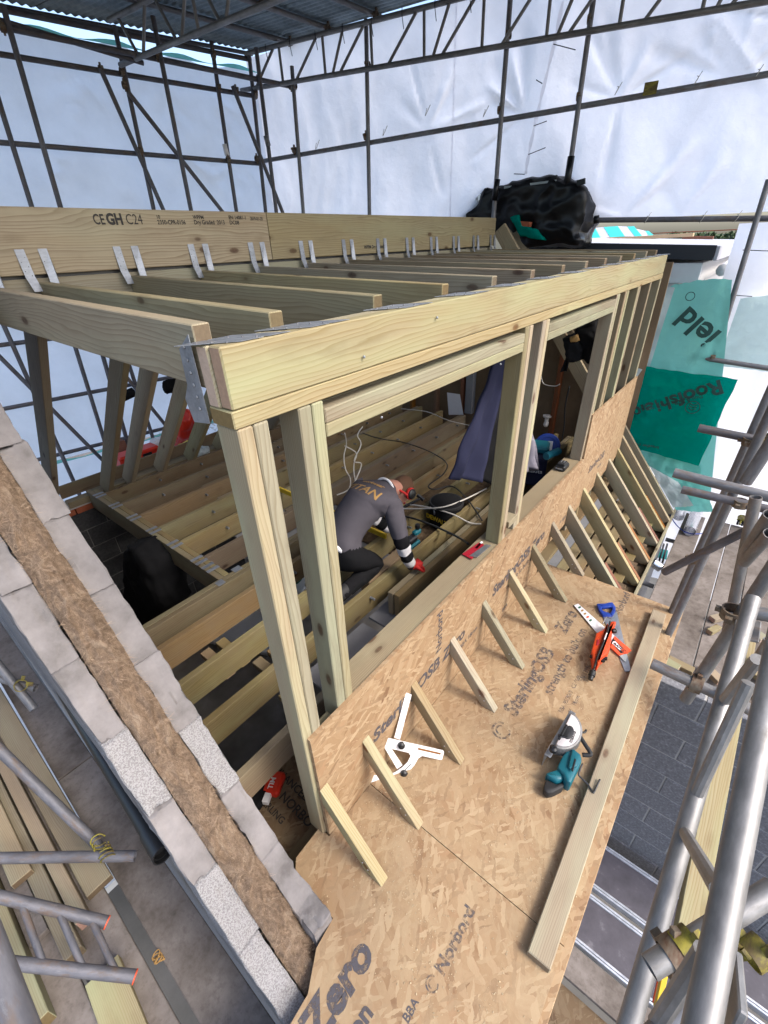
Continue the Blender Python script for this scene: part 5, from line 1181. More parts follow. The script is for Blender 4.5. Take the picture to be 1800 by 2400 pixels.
# ---------------------------------------------------------------- tools on the deck
def outline(name, mat, pts, z0, z1, parent, bev=0.004):
    pts = [V(p) for p in pts]; c = V((sum(p.x for p in pts)/len(pts), sum(p.y for p in pts)/len(pts), 0))
    return prism(name, mat, [(p.x-c.x, p.y-c.y) for p in pts], z0, z1, Matrix.Translation(c), parent, bev)
tag(beam('timber', 'wood', (0.283, -0.998, 0.0235), (2.643, -0.950, 0.0235), 0.092, 0.047, bev=0.004), 'long pale timber lying loose along the outer edge of the deck', 'timber', None, 'thing')
for o_ in [bpy.data.objects['timber']]: pass
# circular saw lying on its motor side
cs = thing('circular_saw', (1.2, -0.75, 0), 'teal cordless circular saw with metal guard lying on the strand board deck', 'circular saw')
S_ = 7.375
beam('shoe', 'steel', (1.045, -0.706, 0.055), (1.385, -0.722, 0.055), 0.004, 0.105, parent=cs)
beam('shoe_lip', 'steel', (1.045, -0.722, 0.108), (1.385, -0.738, 0.108), 0.032, 0.003, parent=cs)
gc = V((1.235, -0.752, 0.10))
half = [(gc.x + 0.130*math.cos(a), gc.y - 0.098*max(0, math.sin(a)) + 0.020) for a in [math.pi*k/22 for k in range(23)]]
def poly_xy(name, mat, pts, z0, z1, bev=0.004, par=None):
    c = (sum(p[0] for p in pts)/len(pts), sum(p[1] for p in pts)/len(pts))
    return prism(name, mat, [(p[0]-c[0], p[1]-c[1]) for p in pts], z0, z1, Matrix.Translation((c[0], c[1], 0)), par or cs, bev)
poly_xy('guard', 'alu', half, 0.055, 0.128, 0.012)
half2 = [(gc.x + 0.112*math.cos(a), gc.y - 0.080*max(0, math.sin(a)) + 0.016) for a in [math.pi*k/22 for k in range(23)]]
poly_xy('guard_face', 'offwhite', half2, 0.12, 0.131, 0.003)
poly_xy('blade_cover', 'darksteel', [(gc.x-0.01 + 0.045*math.cos(a), gc.y - 0.012 + 0.026*math.sin(a)) for a in [6.2832*k/18 for k in range(18)]], 0.126, 0.137, 0.003)
beam('lever', 'black', (1.15, -0.738, 0.138), (1.26, -0.742, 0.138), 0.012, 0.012, parent=cs); beam('lever', 'black', (1.17, -0.725, 0.138), (1.19, -0.77, 0.138), 0.012, 0.012, parent=cs)
text('lettering', 'makita', 0.030, (1.175, -0.800, 0.1318), (1, 0.06, 0), (-0.06, 1, 0), 'ink_black', cs, 0.0008)
body = [(1.172, -0.797, 0.110), (1.162, -0.861, 0.110), (1.132, -0.873, 0.100), (1.030, -0.868, 0.090), (0.983, -0.868, 0.080), (0.985, -0.838, 0.080), (1.012, -0.817, 0.080), (1.023, -0.782, 0.080), (1.097, -0.782, 0.100)]
outline('body', 'teal', body, 0.012, 0.105, cs, 0.014)
outline('motor_rib', 'teal', [(1.160, -0.811, 0.120), (1.150, -0.860, 0.120), (1.080, -0.863, 0.120), (1.040, -0.841, 0.120), (1.051, -0.826, 0.120)], 0.10, 0.122, cs, 0.008)
outline('vent', 'black', [(1.111, -0.838, 0.124), (1.107, -0.848, 0.124), (1.038, -0.856, 0.124), (1.038, -0.847, 0.124)], 0.115, 0.1245, cs, 0.002)
outline('handle', 'teal', [(1.031, -0.788, 0.080), (1.016, -0.821, 0.080), (0.998, -0.832, 0.070), (0.967, -0.807, 0.060), (0.962, -0.754, 0.060), (0.976, -0.747, 0.060)], 0.02, 0.085, cs, 0.014)
outline('battery', 'blackrubber', [(0.957, -0.756, 0.060), (0.964, -0.808, 0.060), (1.003, -0.835, 0.060), (0.969, -0.843, 0.050), (0.915, -0.813, 0.050), (0.890, -0.791, 0.050), (0.901, -0.764, 0.050)], 0.005, 0.062, cs, 0.012)
path('front_handle', 'blackrubber', [(1.253, -0.787, 0.110), (1.264, -0.802, 0.115), (1.235, -0.846, 0.110), (1.203, -0.894, 0.100), (1.192, -0.890, 0.095), (1.175, -0.863, 0.090)], 0.011, cs, 10, 5)
path('hook', 'darksteel', [(1.142, -0.878, 0.070), (1.089, -0.879, 0.060), (1.076, -0.887, 0.056), (1.065, -0.929, 0.054), (1.041, -0.965, 0.053), (1.048, -0.970, 0.053), (1.121, -0.974, 0.060)], 0.0045, cs, 8, 5)
lathe('knob', 'black', [(0, 0.020), (0.02, 0.020), (0.028, 0.010)], frame((1.075, -0.735, 0.11), (1.075, -0.735, 0.16))[0], cs)
path('lock_lever', 'black', [(1.322, -0.808, 0.060), (1.332, -0.827, 0.060), (1.353, -0.831, 0.060)], 0.006, cs, 8, 3)
poly_xy('front_bracket', 'alu', [(1.30, -0.735), (1.37, -0.735), (1.36, -0.78), (1.31, -0.79)], 0.02, 0.10, 0.006)
# nail gun
ng = thing('nail_gun', (2.0, -0.70, 0), 'orange cordless nail gun lying over the crossed saws on the deck', 'nail gun')
Q_ = 8.295
outline('body', 'orange', [(2.259, -0.685, 0.110), (2.169, -0.681, 0.100), (2.106, -0.653, 0.080), (1.929, -0.677, 0.060), (1.868, -0.703, 0.060), (1.804, -0.728, 0.060), (1.866, -0.729, 0.080), (2.098, -0.713, 0.110), (2.232, -0.700, 0.120)], 0.012, 0.090, ng, 0.012)
outline('body', 'orange', [(2.264, -0.700, 0.120), (2.288, -0.734, 0.110), (2.236, -0.738, 0.100), (2.189, -0.724, 0.100), (2.154, -0.742, 0.090), (2.004, -0.769, 0.080), (1.942, -0.766, 0.070), (1.894, -0.751, 0.070), (1.819, -0.747, 0.060), (1.839, -0.734, 0.080), (2.102, -0.719, 0.110), (2.198, -0.703, 0.120)], 0.018, 0.105, ng, 0.012)
path('seam', 'black', [(2.246, -0.699, 0.108), (2.123, -0.713, 0.108), (2.000, -0.720, 0.105), (1.904, -0.723, 0.100), (1.793, -0.734, 0.085)], 0.006, ng, 6, 4)
path('highlight_strip', 'white', [(2.115, -0.713, 0.115), (2.046, -0.718, 0.113)], 0.004, ng, 6, 2)
lathe('nose', 'black', [(0, 0.020), (0.03, 0.022), (0.035, 0.016), (0.06, 0.015)], frame((1.827, -0.730, 0.050), (1.770, -0.735, 0.035))[0], ng, 12)
for a_, b_ in (((1.801, -0.731, 0.070), (1.758, -0.733, 0.050)), ((1.814, -0.741, 0.050), (1.781, -0.744, 0.030))): beam('nose_tooth', 'black', a_, b_, 0.012, 0.012, parent=ng)
outline('button', 'redcard', [(2.038, -0.676, 0.092), (2.053, -0.688, 0.092), (1.999, -0.699, 0.092), (1.984, -0.687, 0.092)], 0.085, 0.094, ng, 0.003)
lathe('cap', 'black', [(0, 0.018), (0.02, 0.018), (0.026, 0.012)], frame((2.191, -0.727, 0.080), (2.203, -0.743, 0.080))[0], ng, 12)
path('belt_hook', 'steel', [(2.263, -0.658, 0.050), (2.315, -0.658, 0.060), (2.335, -0.663, 0.060), (2.314, -0.700, 0.080)], 0.0035, ng, 6, 4)
for a_ in ((1.898, -0.693, 0.060), (1.898, -0.757, 0.070), (1.925, -0.765, 0.070)):
    lathe('grip_pad', 'black', [(0, 0.016), (0.012, 0.014)], Matrix.Translation(V(a_)) @ Matrix.Rotation(-math.pi/2, 4, 'Y'), ng, 8)
# hand saw
hs_ = thing('hand_saw', (2.3, -0.75, 0), 'blue handled hand saw with bare steel blade on the deck', 'hand saw')
outline('blade', 'steel', [(2.507, -0.696, 0.005), (1.988, -0.923, 0.005), (1.960, -0.893, 0.005), (2.390, -0.630, 0.005), (2.428, -0.681, 0.005)], 0.003, 0.0065, hs_, 0)
for nm, pl in (('grip', [(2.483, -0.554, 0.012), (2.486, -0.596, 0.012), (2.464, -0.599, 0.012), (2.442, -0.602, 0.012), (2.430, -0.624, 0.012), (2.437, -0.651, 0.012), (2.422, -0.685, 0.012), (2.381, -0.631, 0.012), (2.425, -0.588, 0.012)]),
               ('grip', [(2.484, -0.555, 0.012), (2.519, -0.602, 0.012), (2.554, -0.626, 0.012), (2.569, -0.646, 0.012), (2.532, -0.677, 0.012), (2.493, -0.690, 0.012), (2.419, -0.686, 0.012), (2.433, -0.664, 0.012), (2.477, -0.668, 0.012), (2.512, -0.660, 0.012), (2.508, -0.644, 0.012), (2.462, -0.602, 0.012)])):
    outline(nm, 'blue', pl, 0.001, 0.026, hs_, 0.005)
# second saw in a card sleeve
ss = thing('sleeved_saw', (2.2, -0.65, 0), 'white bladed saw half in an orange card sleeve under the nail gun', 'hand saw')
outline('blade', 'whitepaint', [(2.377, -0.420, 0.012), (2.412, -0.439, 0.012), (2.281, -0.671, 0.012), (2.232, -0.754, 0.012), (2.158, -0.751, 0.012), (2.192, -0.644, 0.012)], 0.008, 0.013, ss, 0)
for k in range(5):
    c_ = lerp((2.377, -0.462, 0.014), (2.287, -0.571, 0.014), k/4); bm = bmesh.new()
    vs_ = [bm.verts.new((0.012*math.cos(6.28*j/12)*1.3, 0.008*math.sin(6.28*j/12), 0)) for j in range(12)]; bm.faces.new(vs_)
    link('print_mark', mesh_bm(bm), ('bin_green', 'print_tan', 'print_tan', 'orange_card', 'bin_green')[k], Matrix.Translation(c_) @ Matrix.Rotation(-0.2, 4, 'Z'), ss)
outline('card', 'orange_card', [(2.228, -0.754, 0.020), (2.160, -0.881, 0.020), (2.116, -0.863, 0.020), (2.065, -0.827, 0.020), (2.104, -0.761, 0.020)], 0.010, 0.018, ss, 0)
outline('band', 'black', [(2.197, -0.752, 0.020), (2.128, -0.857, 0.020), (2.089, -0.831, 0.020), (2.151, -0.754, 0.020)], 0.0185, 0.0192, ss, 0)
outline('label', 'whitepaint', [(2.168, -0.761, 0.020), (2.177, -0.773, 0.020), (2.133, -0.829, 0.020), (2.112, -0.820, 0.020), (2.144, -0.760, 0.020)], 0.0194, 0.0200, ss, 0)
text('lettering', 'BAHCO', 0.026, (2.146, -0.765, 0.020), V((2.115, -0.821, 0.020)) - V((2.145, -0.763, 0.020)), V((2.173, -0.772, 0.020)) - V((2.148, -0.762, 0.020)), 'orange_card', ss, 0.0015, 1.2)
outline('tip', 'poly_clear', [(2.070, -0.827, 0.015), (2.121, -0.863, 0.015), (2.083, -0.874, 0.015), (2.038, -0.875, 0.012), (2.041, -0.864, 0.012)], 0.010, 0.014, ss, 0)
# white angle gauge leaning by the upstand
ga = thing('angle_gauge', (0.6, -0.1, 0), 'white adjustable roof angle gauge with black knobs leaning on the upstand', 'angle gauge')
def gpt(x, y, h): return None
G = 3.456
def flat(name, mat, pts, parent, th=0.004):
    pts = [V(p) for p in pts]; n_ = (pts[1]-pts[0]).cross(pts[2]-pts[0]).normalized()
    bm = bmesh.new(); a_ = [bm.verts.new(p) for p in pts]; bm.faces.new(a_); bm.normal_update(); bmesh.ops.solidify(bm, geom=bm.faces[:], thickness=th)
    return link(name, mesh_bm(bm), mat, None, parent)
GN = V((-0.5124, -0.7500, 0.4183))
flat('arm', 'white', [(0.735, -0.024, 0.395), (0.753, -0.048, 0.377), (0.614, -0.069, 0.168), (0.596, -0.046, 0.187)], ga)
flat('bar', 'white', [(0.549, -0.004, 0.212), (0.770, -0.249, 0.044), (0.770, -0.255, 0.033), (0.745, -0.258, -0.004), (0.736, -0.249, 0.000), (0.521, -0.009, 0.168), (0.526, -0.004, 0.182)], ga)
flat('slot', 'wood_red', [p + GN*0.0045 for p in map(V, [(0.671, -0.149, 0.100), (0.755, -0.243, 0.035), (0.749, -0.244, 0.027), (0.665, -0.150, 0.091)])], ga, 0.0006)
flat('strut', 'white', [(0.535, -0.019, 0.161), (0.561, -0.044, 0.147), (0.572, -0.115, 0.033), (0.542, -0.101, 0.023)], ga)
bm = bmesh.new(); arc_o = [(0.677, -0.178, 0.049), (0.650, -0.164, 0.042), (0.620, -0.160, 0.013), (0.585, -0.148, -0.010), (0.540, -0.130, -0.032), (0.496, -0.105, -0.042), (0.450, -0.073, -0.040), (0.401, -0.027, -0.017)]
arc_i = [(0.622, -0.122, 0.083), (0.625, -0.132, 0.067), (0.599, -0.130, 0.040), (0.565, -0.117, 0.021), (0.528, -0.099, 0.009), (0.492, -0.076, 0.006), (0.461, -0.050, 0.015), (0.429, -0.017, 0.034)]
A_ = [bm.verts.new(p) for p in arc_o]; B_ = [bm.verts.new(p) for p in arc_i]
for k in range(7): bm.faces.new((A_[k], A_[k+1], B_[k+1], B_[k]))
bm.normal_update(); bmesh.ops.solidify(bm, geom=bm.faces[:], thickness=0.004); link('arc', mesh_bm(bm), 'white', None, ga)
mid = [lerp(a_, b_, 0.5) + GN*0.0042 for a_, b_ in zip(arc_o, arc_i)]
path('slot', 'black', mid[2:-1], 0.0025, ga, 5, 3)
for p in [(0.602, -0.088, 0.148), (0.555, -0.138, -0.001)]: lathe('knob', 'black', [(-0.014, 0.012), (-0.004, 0.019), (0.012, 0.019), (0.018, 0.010)], frame(V(p) - GN*0.005, V(p) + GN*0.005)[0], ga, 8)
lathe('hole', 'darksteel', [(0, 0.006), (0.002, 0.005)], frame(V((0.544, -0.015, 0.186)), V((0.544, -0.015, 0.186)) + GN*0.004)[0], ga, 10)

# sawdust, chips and nail heads
bm = bmesh.new(); made = 0
while made < 5200:
    x, y = random.uniform(-0.3, 2.75), random.uniform(-1.05, -0.06)
    dn = noise.noise(V((x*2.3, y*2.3, 5))) + 0.5*noise.noise(V((x*7, y*7, 2))) + (0.35 if abs(y + 0.90) < 0.03 else 0.0)
    if dn < random.uniform(-0.15, 0.55): continue
    L = random.choice((0.0012, 0.0018, 0.0018, 0.0026, 0.004)); a_ = random.uniform(0, 6.28); d_ = V((math.cos(a_), math.sin(a_), random.uniform(-0.3, 0.3))); s_ = V((-d_.y, d_.x, random.uniform(-0.5, 0.5)))*random.uniform(0.4, 0.8)
    c_ = V((x, y, 0.0012 + L*0.3)); bm.faces.new([bm.verts.new(c_ + d_*L), bm.verts.new(c_ + s_*L), bm.verts.new(c_ - d_*L), bm.verts.new(c_ - s_*L)]); made += 1
tag(link('sawdust', mesh_bm(bm), 'sawdust', None, None), 'pale sawdust and chips scattered over the strand board deck', 'sawdust', None, 'stuff')
for x in SX:
    for dy, dz in ((-0.255, 0.055), (-0.285, 0.03)):
        lathe('nail_head', 'alu_edge', [(0, 0.004), (0.0015, 0.0035)], frame((x-0.0236, dy, dz+0.03), (x-0.03, dy, dz+0.03))[0], eav, 6)
# ---------------------------------------------------------------- things on the sill
ba = thing('battery_pack', (3.085, 0.072, 0.800), 'black tool battery standing on the window sill', 'battery')
bq = V((3.087, 0.061, 0.790)); bq.y = max(bq.y, 0.0)
box('body', 'black', bq + V((-0.06, -0.04, -0.025)), bq + V((0.06, 0.04, 0.025)), ba, 0.010); box('rail', 'blackrubber', bq + V((-0.05, -0.03, 0.025)), bq + V((0.03, 0.03, 0.045)), ba, 0.005)
for k in range(2): box('contact', 'steel', bq + V((-0.02, -0.015+0.022*k, 0.0452)), bq + V((0.02, -0.008+0.022*k, 0.047)), ba, 0)
text('lettering', 'makita', 0.022, bq + V((-0.0605, 0.034, -0.006)), (0, -1, 0), (0, 0, 1), 'whitepaint', ba)
bp = thing('blade_packet', (1.622, 0.073, 0.770), 'dark red blade packet in a clear sleeve on the sill', 'packet')
flat('card', 'redcard', [(1.530, 0.118, 0.772), (1.701, 0.095, 0.772), (1.699, 0.057, 0.772), (1.518, 0.045, 0.772)], bp, 0.006)
flat('sleeve', 'steel', [(1.536, 0.071, 0.776), (1.705, 0.048, 0.776), (1.717, 0.015, 0.776), (1.552, 0.026, 0.776)], bp, 0.005)
flat('blade', 'whitepaint', [(1.633, 0.086, 0.775), (1.724, 0.089, 0.775), (1.722, 0.076, 0.775), (1.633, 0.070, 0.775)], bp, 0.003)

# ---------------------------------------------------------------- things inside the loft
tb = thing('tool_bag', (2.825, 0.967, 0.250), 'round black tool bag with yellow lettering between the floor joists', 'bag')
tq = V((2.62, 0.90, 0.135))
lathe('bag', 'blackcloth', [(0, 0.13), (0.02, 0.15), (0.20, 0.155), (0.26, 0.15), (0.28, 0.12), (0.285, 0.02)], Matrix.Translation(tq) @ Matrix.Rotation(-math.pi/2, 4, 'Y'), tb, 24)
lathe('rim', 'blackrubber', [(0.235, 0.158), (0.25, 0.162), (0.262, 0.158)], Matrix.Translation(tq) @ Matrix.Rotation(-math.pi/2, 4, 'Y'), tb, 24)
path('strap', 'steel', [tq + V((-0.15, 0.04, 0.22)), tq + V((-0.155, 0.03, 0.18))], 0.008, tb, 6, 2)
text('lettering', 'DEWALT', 0.062, tq + V((-0.150, 0.125, 0.12)), (-0.12, -1, 0), (0, 0, 1), 'yellow', tb, 0.003)
pl_ = thing('power_planer', (1.95, 0.86, 0.3), 'teal power planer standing on the boards by the kneeling man', 'planer')
for lo, hi, m_ in (((1.95, 0.86, 0.16), (2.15, 0.95, 0.24), 'teal'), ((2.0, 0.87, 0.24), (2.12, 0.94, 0.30), 'black'), ((2.10, 0.88, 0.28), (2.19, 0.93, 0.33), 'teal'), ((1.93, 0.865, 0.14), (2.17, 0.945, 0.16), 'steel')): box('body' if m_ == 'teal' else 'handle' if m_ == 'black' else 'sole', m_, lo, hi, pl_, 0.012)
lathe('knob', 'black', [(0, 0.02), (0.02, 0.026), (0.045, 0.022), (0.05, 0.01)], Matrix.Translation((2.16, 0.905, 0.33)) @ Matrix.Rotation(-math.pi/2, 4, 'Y'), pl_, 12)
lv = thing('spirit_level', (0.8, 1.0, 0.3), 'yellow spirit level lying across the floor joists behind the posts', 'level')
la2, lb2 = V((1.905, 2.447, 0.365)), V((1.870, 1.022, 0.365))
beam('body', 'yellow', la2, lb2, 0.022, 0.05, parent=lv); beam('vial', 'bin_green', lerp(la2, lb2, 0.46)+V((0, 0, 0.001)), lerp(la2, lb2, 0.52)+V((0, 0, 0.001)), 0.024, 0.02, parent=lv)
hm = thing('hammer', (2.540, 1.142, 0.350), 'dark claw hammer lying across the joists beyond the man', 'hammer')
beam('handle', 'blackrubber', (2.337, 1.193, 0.360), (2.559, 1.155, 0.370), 0.022, 0.022, parent=hm); beam('head', 'darksteel', (2.553, 1.186, 0.400), (2.564, 1.120, 0.360), 0.028, 0.03, parent=hm)
def cable(label, mat, pts, r=0.006):
    tag(path('cable', mat, pts, r), label, 'cable', None, 'thing')
cable('white cable looping down from the lintel, left strand', 'cable_w', [(2.429, 1.963, 0.900), (2.501, 2.025, 0.750), (2.463, 2.039, 0.620), (2.429, 1.997, 0.500), (2.413, 1.925, 0.420), (2.298, 1.848, 0.370), (2.160, 1.877, 0.360)])
cable('white cable looping down from the lintel, right strand', 'cable_w', [(2.660, 1.933, 0.900), (2.607, 1.962, 0.820), (2.620, 1.936, 0.720), (2.508, 1.942, 0.580), (2.583, 1.915, 0.520), (2.383, 1.834, 0.420), (2.290, 1.812, 0.370), (2.339, 1.697, 0.360)])
cable('twisted white cable between the two hanging strands', 'cable_w', [(2.537, 2.088, 0.700), (2.633, 2.024, 0.600), (2.516, 1.953, 0.550), (2.450, 1.901, 0.470), (2.379, 1.811, 0.380)])
cable('black cable running over the far joists to the right', 'cable_b', [(3.571, 2.779, 0.360), (3.545, 2.468, 0.360), (3.610, 2.113, 0.360), (3.545, 1.693, 0.360), (3.395, 1.388, 0.360), (3.153, 1.268, 0.360), (2.838, 1.246, 0.360), (2.806, 1.148, 0.360), (2.956, 1.043, 0.360), (2.814, 0.792, 0.360), (2.558, 0.497, 0.360)], 0.007)
cable('grey white cable crossing from the man to the tool bag', 'cable_w', [(2.302, 1.216, 0.360), (2.401, 1.045, 0.370), (2.478, 0.842, 0.420), (2.740, 0.774, 0.400), (3.090, 0.737, 0.370)], 0.007)
cable('pale cable drooping in front of the black tool bag', 'cable_w', [(2.399, 1.215, 0.360), (2.460, 1.015, 0.370), (2.471, 0.748, 0.380), (2.463, 0.570, 0.360), (2.504, 0.476, 0.360)], 0.007)
cable('thick black cable slanting from the man to the sill', 'cable_b', [(2.212, 1.172, 0.360), (2.245, 0.936, 0.360), (2.226, 0.724, 0.370), (2.096, 0.462, 0.450), (1.873, 0.257, 0.600)], 0.009)
cable('loose white cable along the far end of the joists', 'cable_w', [(4.639, 2.956, 0.360), (4.728, 2.558, 0.360), (4.584, 2.107, 0.360), (4.567, 1.734, 0.360)])
cable('white cable looped on the brown end wall', 'cable_w', [(5.100, 0.974, 0.422), (5.100, 0.878, 0.354)] if False else [(5.000, 1.059, 1.008), (5.000, 1.007, 0.911), (5.000, 0.872, 0.903), (5.000, 0.815, 0.937)])
cable('black cables hanging beside the white door lining', 'cable_b', [(5.050, 0.712, 0.914), (5.050, 0.722, 0.676), (5.050, 0.692, 0.407), (5.050, 0.691, 0.206)], 0.010)
# hanging clothes
def cloth(parent, name, mat, TL, TR, BR, BL, n=16, amp=0.03, th=0.02):
    TL, TR, BR, BL = map(V, (TL, TR, BR, BL)); nr = (TR-TL).cross(BL-TL).normalized()
    def fn(u, v):
        p = lerp(lerp(TL, TR, u), lerp(BL, BR, u), v); return p + nr*(amp*noise.noise(p*6) + amp*0.8*math.sin(u*9 + v*2)*(0.3+v) + 0.05*math.sin(math.pi*u))
    return grid(name, mat, fn, n, n*2, parent, th)
hj = thing('hanging_overalls', (2.537, 0.500, 1.393), 'dark navy overalls hanging from the timber frame inside the opening', 'overalls')
cloth(hj, 'leg', 'navy', (2.407, 0.420, 1.773), (2.591, 0.420, 1.738), (2.252, 0.420, 0.896), (1.884, 0.420, 1.062))
cloth(hj, 'leg', 'blackcloth', (2.593, 0.460, 1.734), (2.855, 0.460, 1.685), (2.581, 0.460, 0.718), (2.277, 0.460, 0.958))
hc = thing('hanging_shirt', (2.880, 0.350, 1.149), 'pale lilac grey shirt hanging behind the middle posts', 'shirt')
cloth(hc, 'body', 'lilac', (2.877, 0.400, 1.488), (3.071, 0.400, 1.337), (3.380, 0.400, 0.563), (3.007, 0.400, 0.639))
cloth(hc, 'sleeve', 'lilac', (3.027, 0.360, 1.157), (3.180, 0.360, 0.935), (3.239, 0.360, 0.643), (3.069, 0.360, 0.646), 8)
hb_ = thing('hanging_tool_belt', (4.815, 0.500, 1.481), 'black tool belt and bag hanging in the upper corner of the far opening', 'tool belt')
blob('bag', 'blackcloth', [(3.600, 0.264, 1.814), (3.600, 0.128, 1.865), (3.600, 0.039, 1.748), (3.600, 0.031, 1.598), (3.600, 0.120, 1.565), (3.600, 0.232, 1.699)], 3.45, 3.7, hb_, 0.02, 8)
blob('pouch', 'blackcloth', [(3.500, 0.328, 1.741), (3.500, 0.257, 1.773), (3.500, 0.170, 1.671), (3.500, 0.169, 1.593), (3.500, 0.245, 1.571), (3.500, 0.294, 1.625)], 3.38, 3.55, hb_, 0.012, 12)
blob('pouch', 'print_tan', [(3.400, 0.262, 1.762), (3.400, 0.224, 1.778), (3.400, 0.204, 1.740), (3.400, 0.250, 1.730)], 3.36, 3.42, hb_, 0.006, 20)
cloth(hb_, 'strap', 'blackcloth', (3.400, 0.274, 1.635), (3.400, 0.253, 1.630), (3.400, 0.250, 1.493), (3.400, 0.312, 1.479), 6, 0.01, 0.008)
flat('reflective_edge', 'whitecloth', [(3.440, 0.015, 1.837), (3.440, 0.002, 1.862), (3.440, 0.014, 1.799), (3.440, 0.025, 1.792)], hb_, 0.006)
cr = thing('cable_reel', (4.200, 0.579, 0.459), 'round blue cable reel standing at the far end of the loft', 'cable reel')
rq = V((4.000, 0.522, 0.547)); m_ = frame(rq, rq + V((-0.1, -0.04, 0.05)))[0]
lathe('drum', 'blue', [(-0.05, 0.12), (-0.04, 0.13), (0.04, 0.13), (0.05, 0.12), (0.052, 0.09), (0.046, 0.085)], m_, cr, 28); lathe('hub', 'lilac', [(0.04, 0.05), (0.06, 0.05), (0.062, 0.03)], m_, cr, 6)
link('socket', box_me(0.02, 0.10, 0.10, 0.004), 'white', m_ @ Matrix.Translation((0.058, 0, 0)), cr)
tc_ = thing('tool_case', (3.615, 0.432, 0.500), 'dark blue tool case standing behind the sill by the far jamb', 'case')
cq = V((3.584, 0.389, 0.500)); box('case', 'navy', cq + V((-0.16, -0.02, -0.16)), cq + V((0.22, 0.22, 0.13)), tc_, 0.02, 0.3); box('lid', 'teal', cq + V((-0.02, 0.0, 0.13)), cq + V((0.20, 0.20, 0.20)), tc_, 0.02, 0.3)
text('lettering', 'makita', 0.06, cq + V((-0.19, 0.10, 0.0)), (0.3, -1, 0), (0, 0, 1), 'whitepaint', tc_)
gb = thing('drill_driver', (3.430, 0.242, 0.700), 'teal and black drill driver lying on the dark tool case', 'drill')
dq = V((3.419, 0.237, 0.740)); tube('body', 'teal', dq + V((-0.10, 0.05, 0)), dq + V((0.08, 0, 0)), 0.035, gb, 14, False); beam('handle', 'black', dq, dq + V((0.02, 0.10, -0.06)), 0.035, 0.045, parent=gb)
tag(box('radio', 'black', V((2.699, 0.369, 0.400)) + V((-0.05, -0.05, -0.05)), V((2.699, 0.369, 0.400)) + V((0.05, 0.05, 0.05)), bev=0.01), 'small black and yellow tin behind the middle posts', 'tin', None, 'thing')
# far side clutter behind the rear rafters
box('platform', 'wood_old', (0.8, 4.45, 0.16), (4.8, 4.80, 0.20), rear, 0)
rb = thing('red_bag', (2.6, 4.6, 0.4), 'crumpled red plastic bag among the rear rafters', 'bag')
blob('bag', 'redplastic', [(2.300, 5.305, 0.140), (2.300, 5.108, 0.376), (2.300, 4.836, 0.641), (2.300, 4.783, 0.531), (2.300, 4.927, 0.287), (2.300, 5.051, 0.131), (2.300, 5.284, 0.045)], 2.2, 2.5, rb, 0.03, 6)
ob = thing('orange_case', (1.7, 4.6, 0.3), 'orange plastic tool case beyond the rear rafters', 'case')
oq = V((1.506, 4.706, 0.300)); box('case', 'redplastic', oq + V((-0.25, -0.1, -0.14)), oq + V((0.25, 0.12, 0.10)), ob, 0.02); box('latch', 'black', oq + V((0.02, -0.115, 0.0)), oq + V((0.13, -0.10, 0.06)), ob, 0.005)
cb = thing('cardboard_box', (1.4, 4.6, 0.4), 'open brown box standing behind the rear rafters', 'box')
kq = V((1.421, 5.066, 0.360)); box('box', 'wood_red', kq + V((-0.12, -0.06, -0.14)), kq + V((0.10, 0.10, 0.10)), cb, 0.004)
bc = thing('black_bag', (2.126, 4.700, 1.045), 'black holdall hanging from the rear scaffold', 'bag')
blob('bag', 'blackcloth', [(2.100, 4.800, 1.101), (2.295, 4.800, 1.100), (2.252, 4.800, 0.917), (2.097, 4.800, 0.945), (2.092, 4.800, 1.038)], 2.1, 2.4, bc, 0.02, 8)
bs_ = thing('black_sleeve', (1.670, 4.800, 1.061), 'black sleeve wrapped on a rear scaffold tube', 'sleeve')
path('sleeve', 'blackcloth', [(1.577, 4.800, 1.023), (1.740, 4.800, 1.055)], 0.055, bs_, 10, 3)
gr = bmesh.new()
for k in range(260):
    q = V((random.uniform(2.0, 4.2), random.uniform(4.95, 5.2), random.uniform(0.15, 0.35))); d_ = V((random.uniform(-1, 1), random.uniform(-0.4, 0.4), random.uniform(0.2, 1))).normalized()*random.uniform(0.08, 0.25); s_ = d_.orthogonal().normalized()*0.004
    vs_ = [gr.verts.new(q - s_), gr.verts.new(q + s_), gr.verts.new(q + d_)]; gr.faces.new(vs_)
tag(link('dry_grass', mesh_bm(gr), 'reedleaf', None, None), 'dry grass and weeds seen through the gap under the rear sheet', 'grass', None, 'stuff')
for (a_, lab, m2) in (((2.030, 4.456, 0.300), 'yellow scrap beside the red bag', 'yellow'), ((2.010, 4.119, 0.300), 'grey plastic scrap behind the last rear rafter', 'poly_clear'), ((1.941, 5.072, 0.250), 'white paper scrap by the orange case', 'whitepaint')):
    t = thing('litter_scrap', a_, lab, 'scrap'); blob('scrap', m2, [tuple(V(a_) + V((0, 0.07*math.cos(k*1.05), 0.04*math.sin(k*1.05)+0.03))) for k in range(6)], a_[0]-0.08, a_[0]+0.1, t, 0.02, 9)
